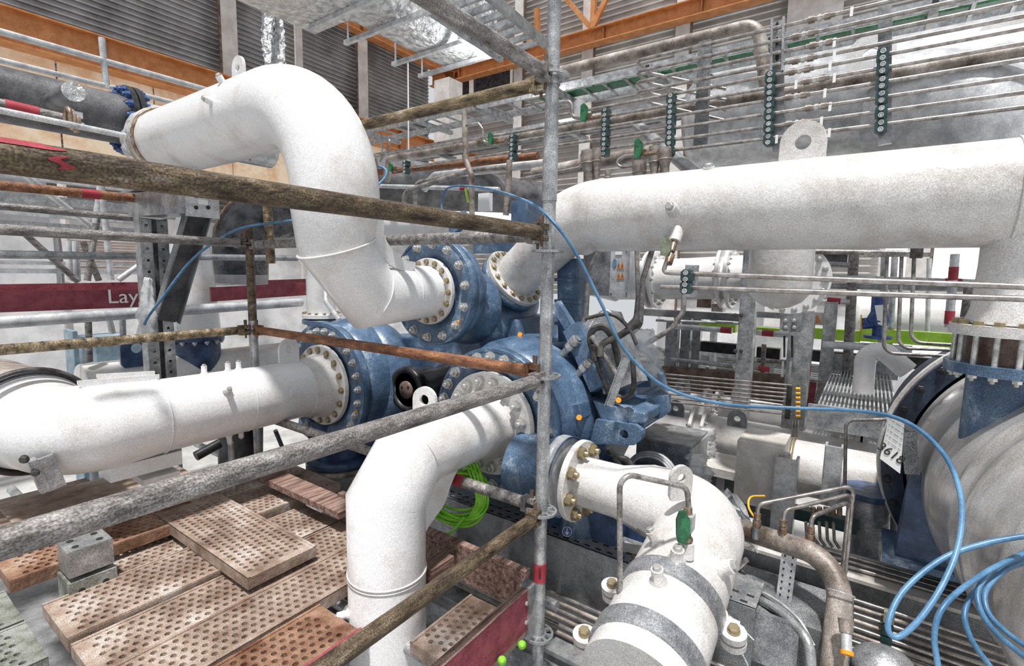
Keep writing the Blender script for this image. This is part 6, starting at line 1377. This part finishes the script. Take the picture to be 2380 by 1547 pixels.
MB().box(at(545, 650, y=5.0), (.5, .3, .10)).build('wrapped_bundle', 'plastic_film', label='film wrapped bundle lying on the red boards by the cone pipe', cat='bundle')
# vertical white pipe with flange left of stage A
p = at(748, 738, y=4.3); q = at(748, 560, y=4.3); t = thing('pipe_spool', 'white vertical pipe with blue and white flanges behind the mitred bend', 'pipe', p); rv = px(32, dep(p))
MB().cyl(p, (p.x, p.y, q.z), rv, 36).build('pipe_body', 'white_paint', t); flange(t, p-UZ*.0, UZ, rv*1.35, .01, .04, 'white_paint'); flange(t, p-UZ*.055, UZ, rv*1.35, .01, .04, 'blue_paint'); bolt_ring(t, 'bolt', 'bolt_gold', p+UZ*.04, UZ, rv*1.2, 14, .015); MB().cyl(p-UZ*.05, p-UZ*.5, rv, 30).build('blue_nozzle', 'blue_paint', t)
line('conduit_pipe', 'bent grey tube between the vertical white pipe and the blue stage', [at(757, 650, y=4.1), at(757, 700, y=4.0), at(790, 745, y=3.6)], .022, 'galv_light', 'tube', .06)
# pipe behind bend (row of white casing behind ledger)
zc3 = at(1000, 520, y=5.0).z; MB().cyl(at(880, 520, y=4.6), at(1180, 525, y=4.0), .17, 36).build('white_header', 'white_paint', label='white header pipe seen between the two dark ledgers right of the bend', cat='pipe')
MB().cyl(at(860, 415, y=6.0), at(1250, 470, y=5.0), .35, 32).build('dark_tank', 'dark_pipe', label='dark round tank behind the pipe elbows right of the bend', cat='tank')
t = thing('blue_motor_box', 'blue gearbox top with small nozzles behind the dark ledger', 'gearbox', at(1230, 540, x=3.1))
MB().box(at(1225, 505, x=3.1), (.2, .14, .22)).build('top_box', 'blue_paint', t); MB().lathe([(0, .10), (.03, .10)], at(1070, 520, x=3.0), (-1, .3, .6), 28).build('blue_disc', 'blue_paint', t); MB().box(at(1170, 570, x=2.9), (.3, .3, .12)).build('ribbed_base', 'blue_paint', t)
bx_ = at(1128, 470, x=3.3); MB().box(bx_, (.05, .11, .14)).build('white_box', 'tag_white', label='small white box standing behind the dark ledger', cat='box')
line('lime_strip', 'short lime strip on the grey tube right of the bend', [at(1082, 438, x=3.2), at(1088, 470, x=3.2)], .010, 'lime_plank', 'strip')
rail('scaffold_tube', 'thin pale tube with red bands behind the dark ledger', (880, 432), (1160, 440), None, .02, 'galv_light', [1080], x=3.6)
# dark sheet added below the decks so holes and gaps read as shaded
MB().box((.2, 3.0, 1.15), (3.84, 4.8, .10)).build('shade_underlay', 'skid', label='added dark sheet below the perforated decks, standing in for shade', cat='platform')
for k in range(5): MB().cyl((-.4+.55*k, 1.0, ZD-.12), (-.4+.55*k, 4.4, ZD-.12), SR, 12).build('deck_transom', 'galv', label='galvanised transom tube carrying the decks', cat='scaffold tube', group='transom tubes under the decks')
for k, (u, v) in enumerate(((640, 1000), (700, 960), (560, 1040))):
    p = at(u, v, y=3.6); line('cross_brace', 'dark crossed strut below the left white pipe, number %s' % ('one', 'two', 'three')[k], [p, p+Vector((.25, .1, -.6))], .016, 'dark_pipe', 'brace')
t = thing('black_valve', 'black valve with pipe handle below the left white pipe', 'valve', at(530, 1060, y=3.4)); MB().cyl(at(455, 1060, y=3.3), at(510, 1030, y=3.3), .03, 20).build('handle_pipe', 'black', t); MB().cyl(at(560, 1080, y=3.5), at(560, 990, y=3.5), .14, 28).build('valve_body', 'black', t)
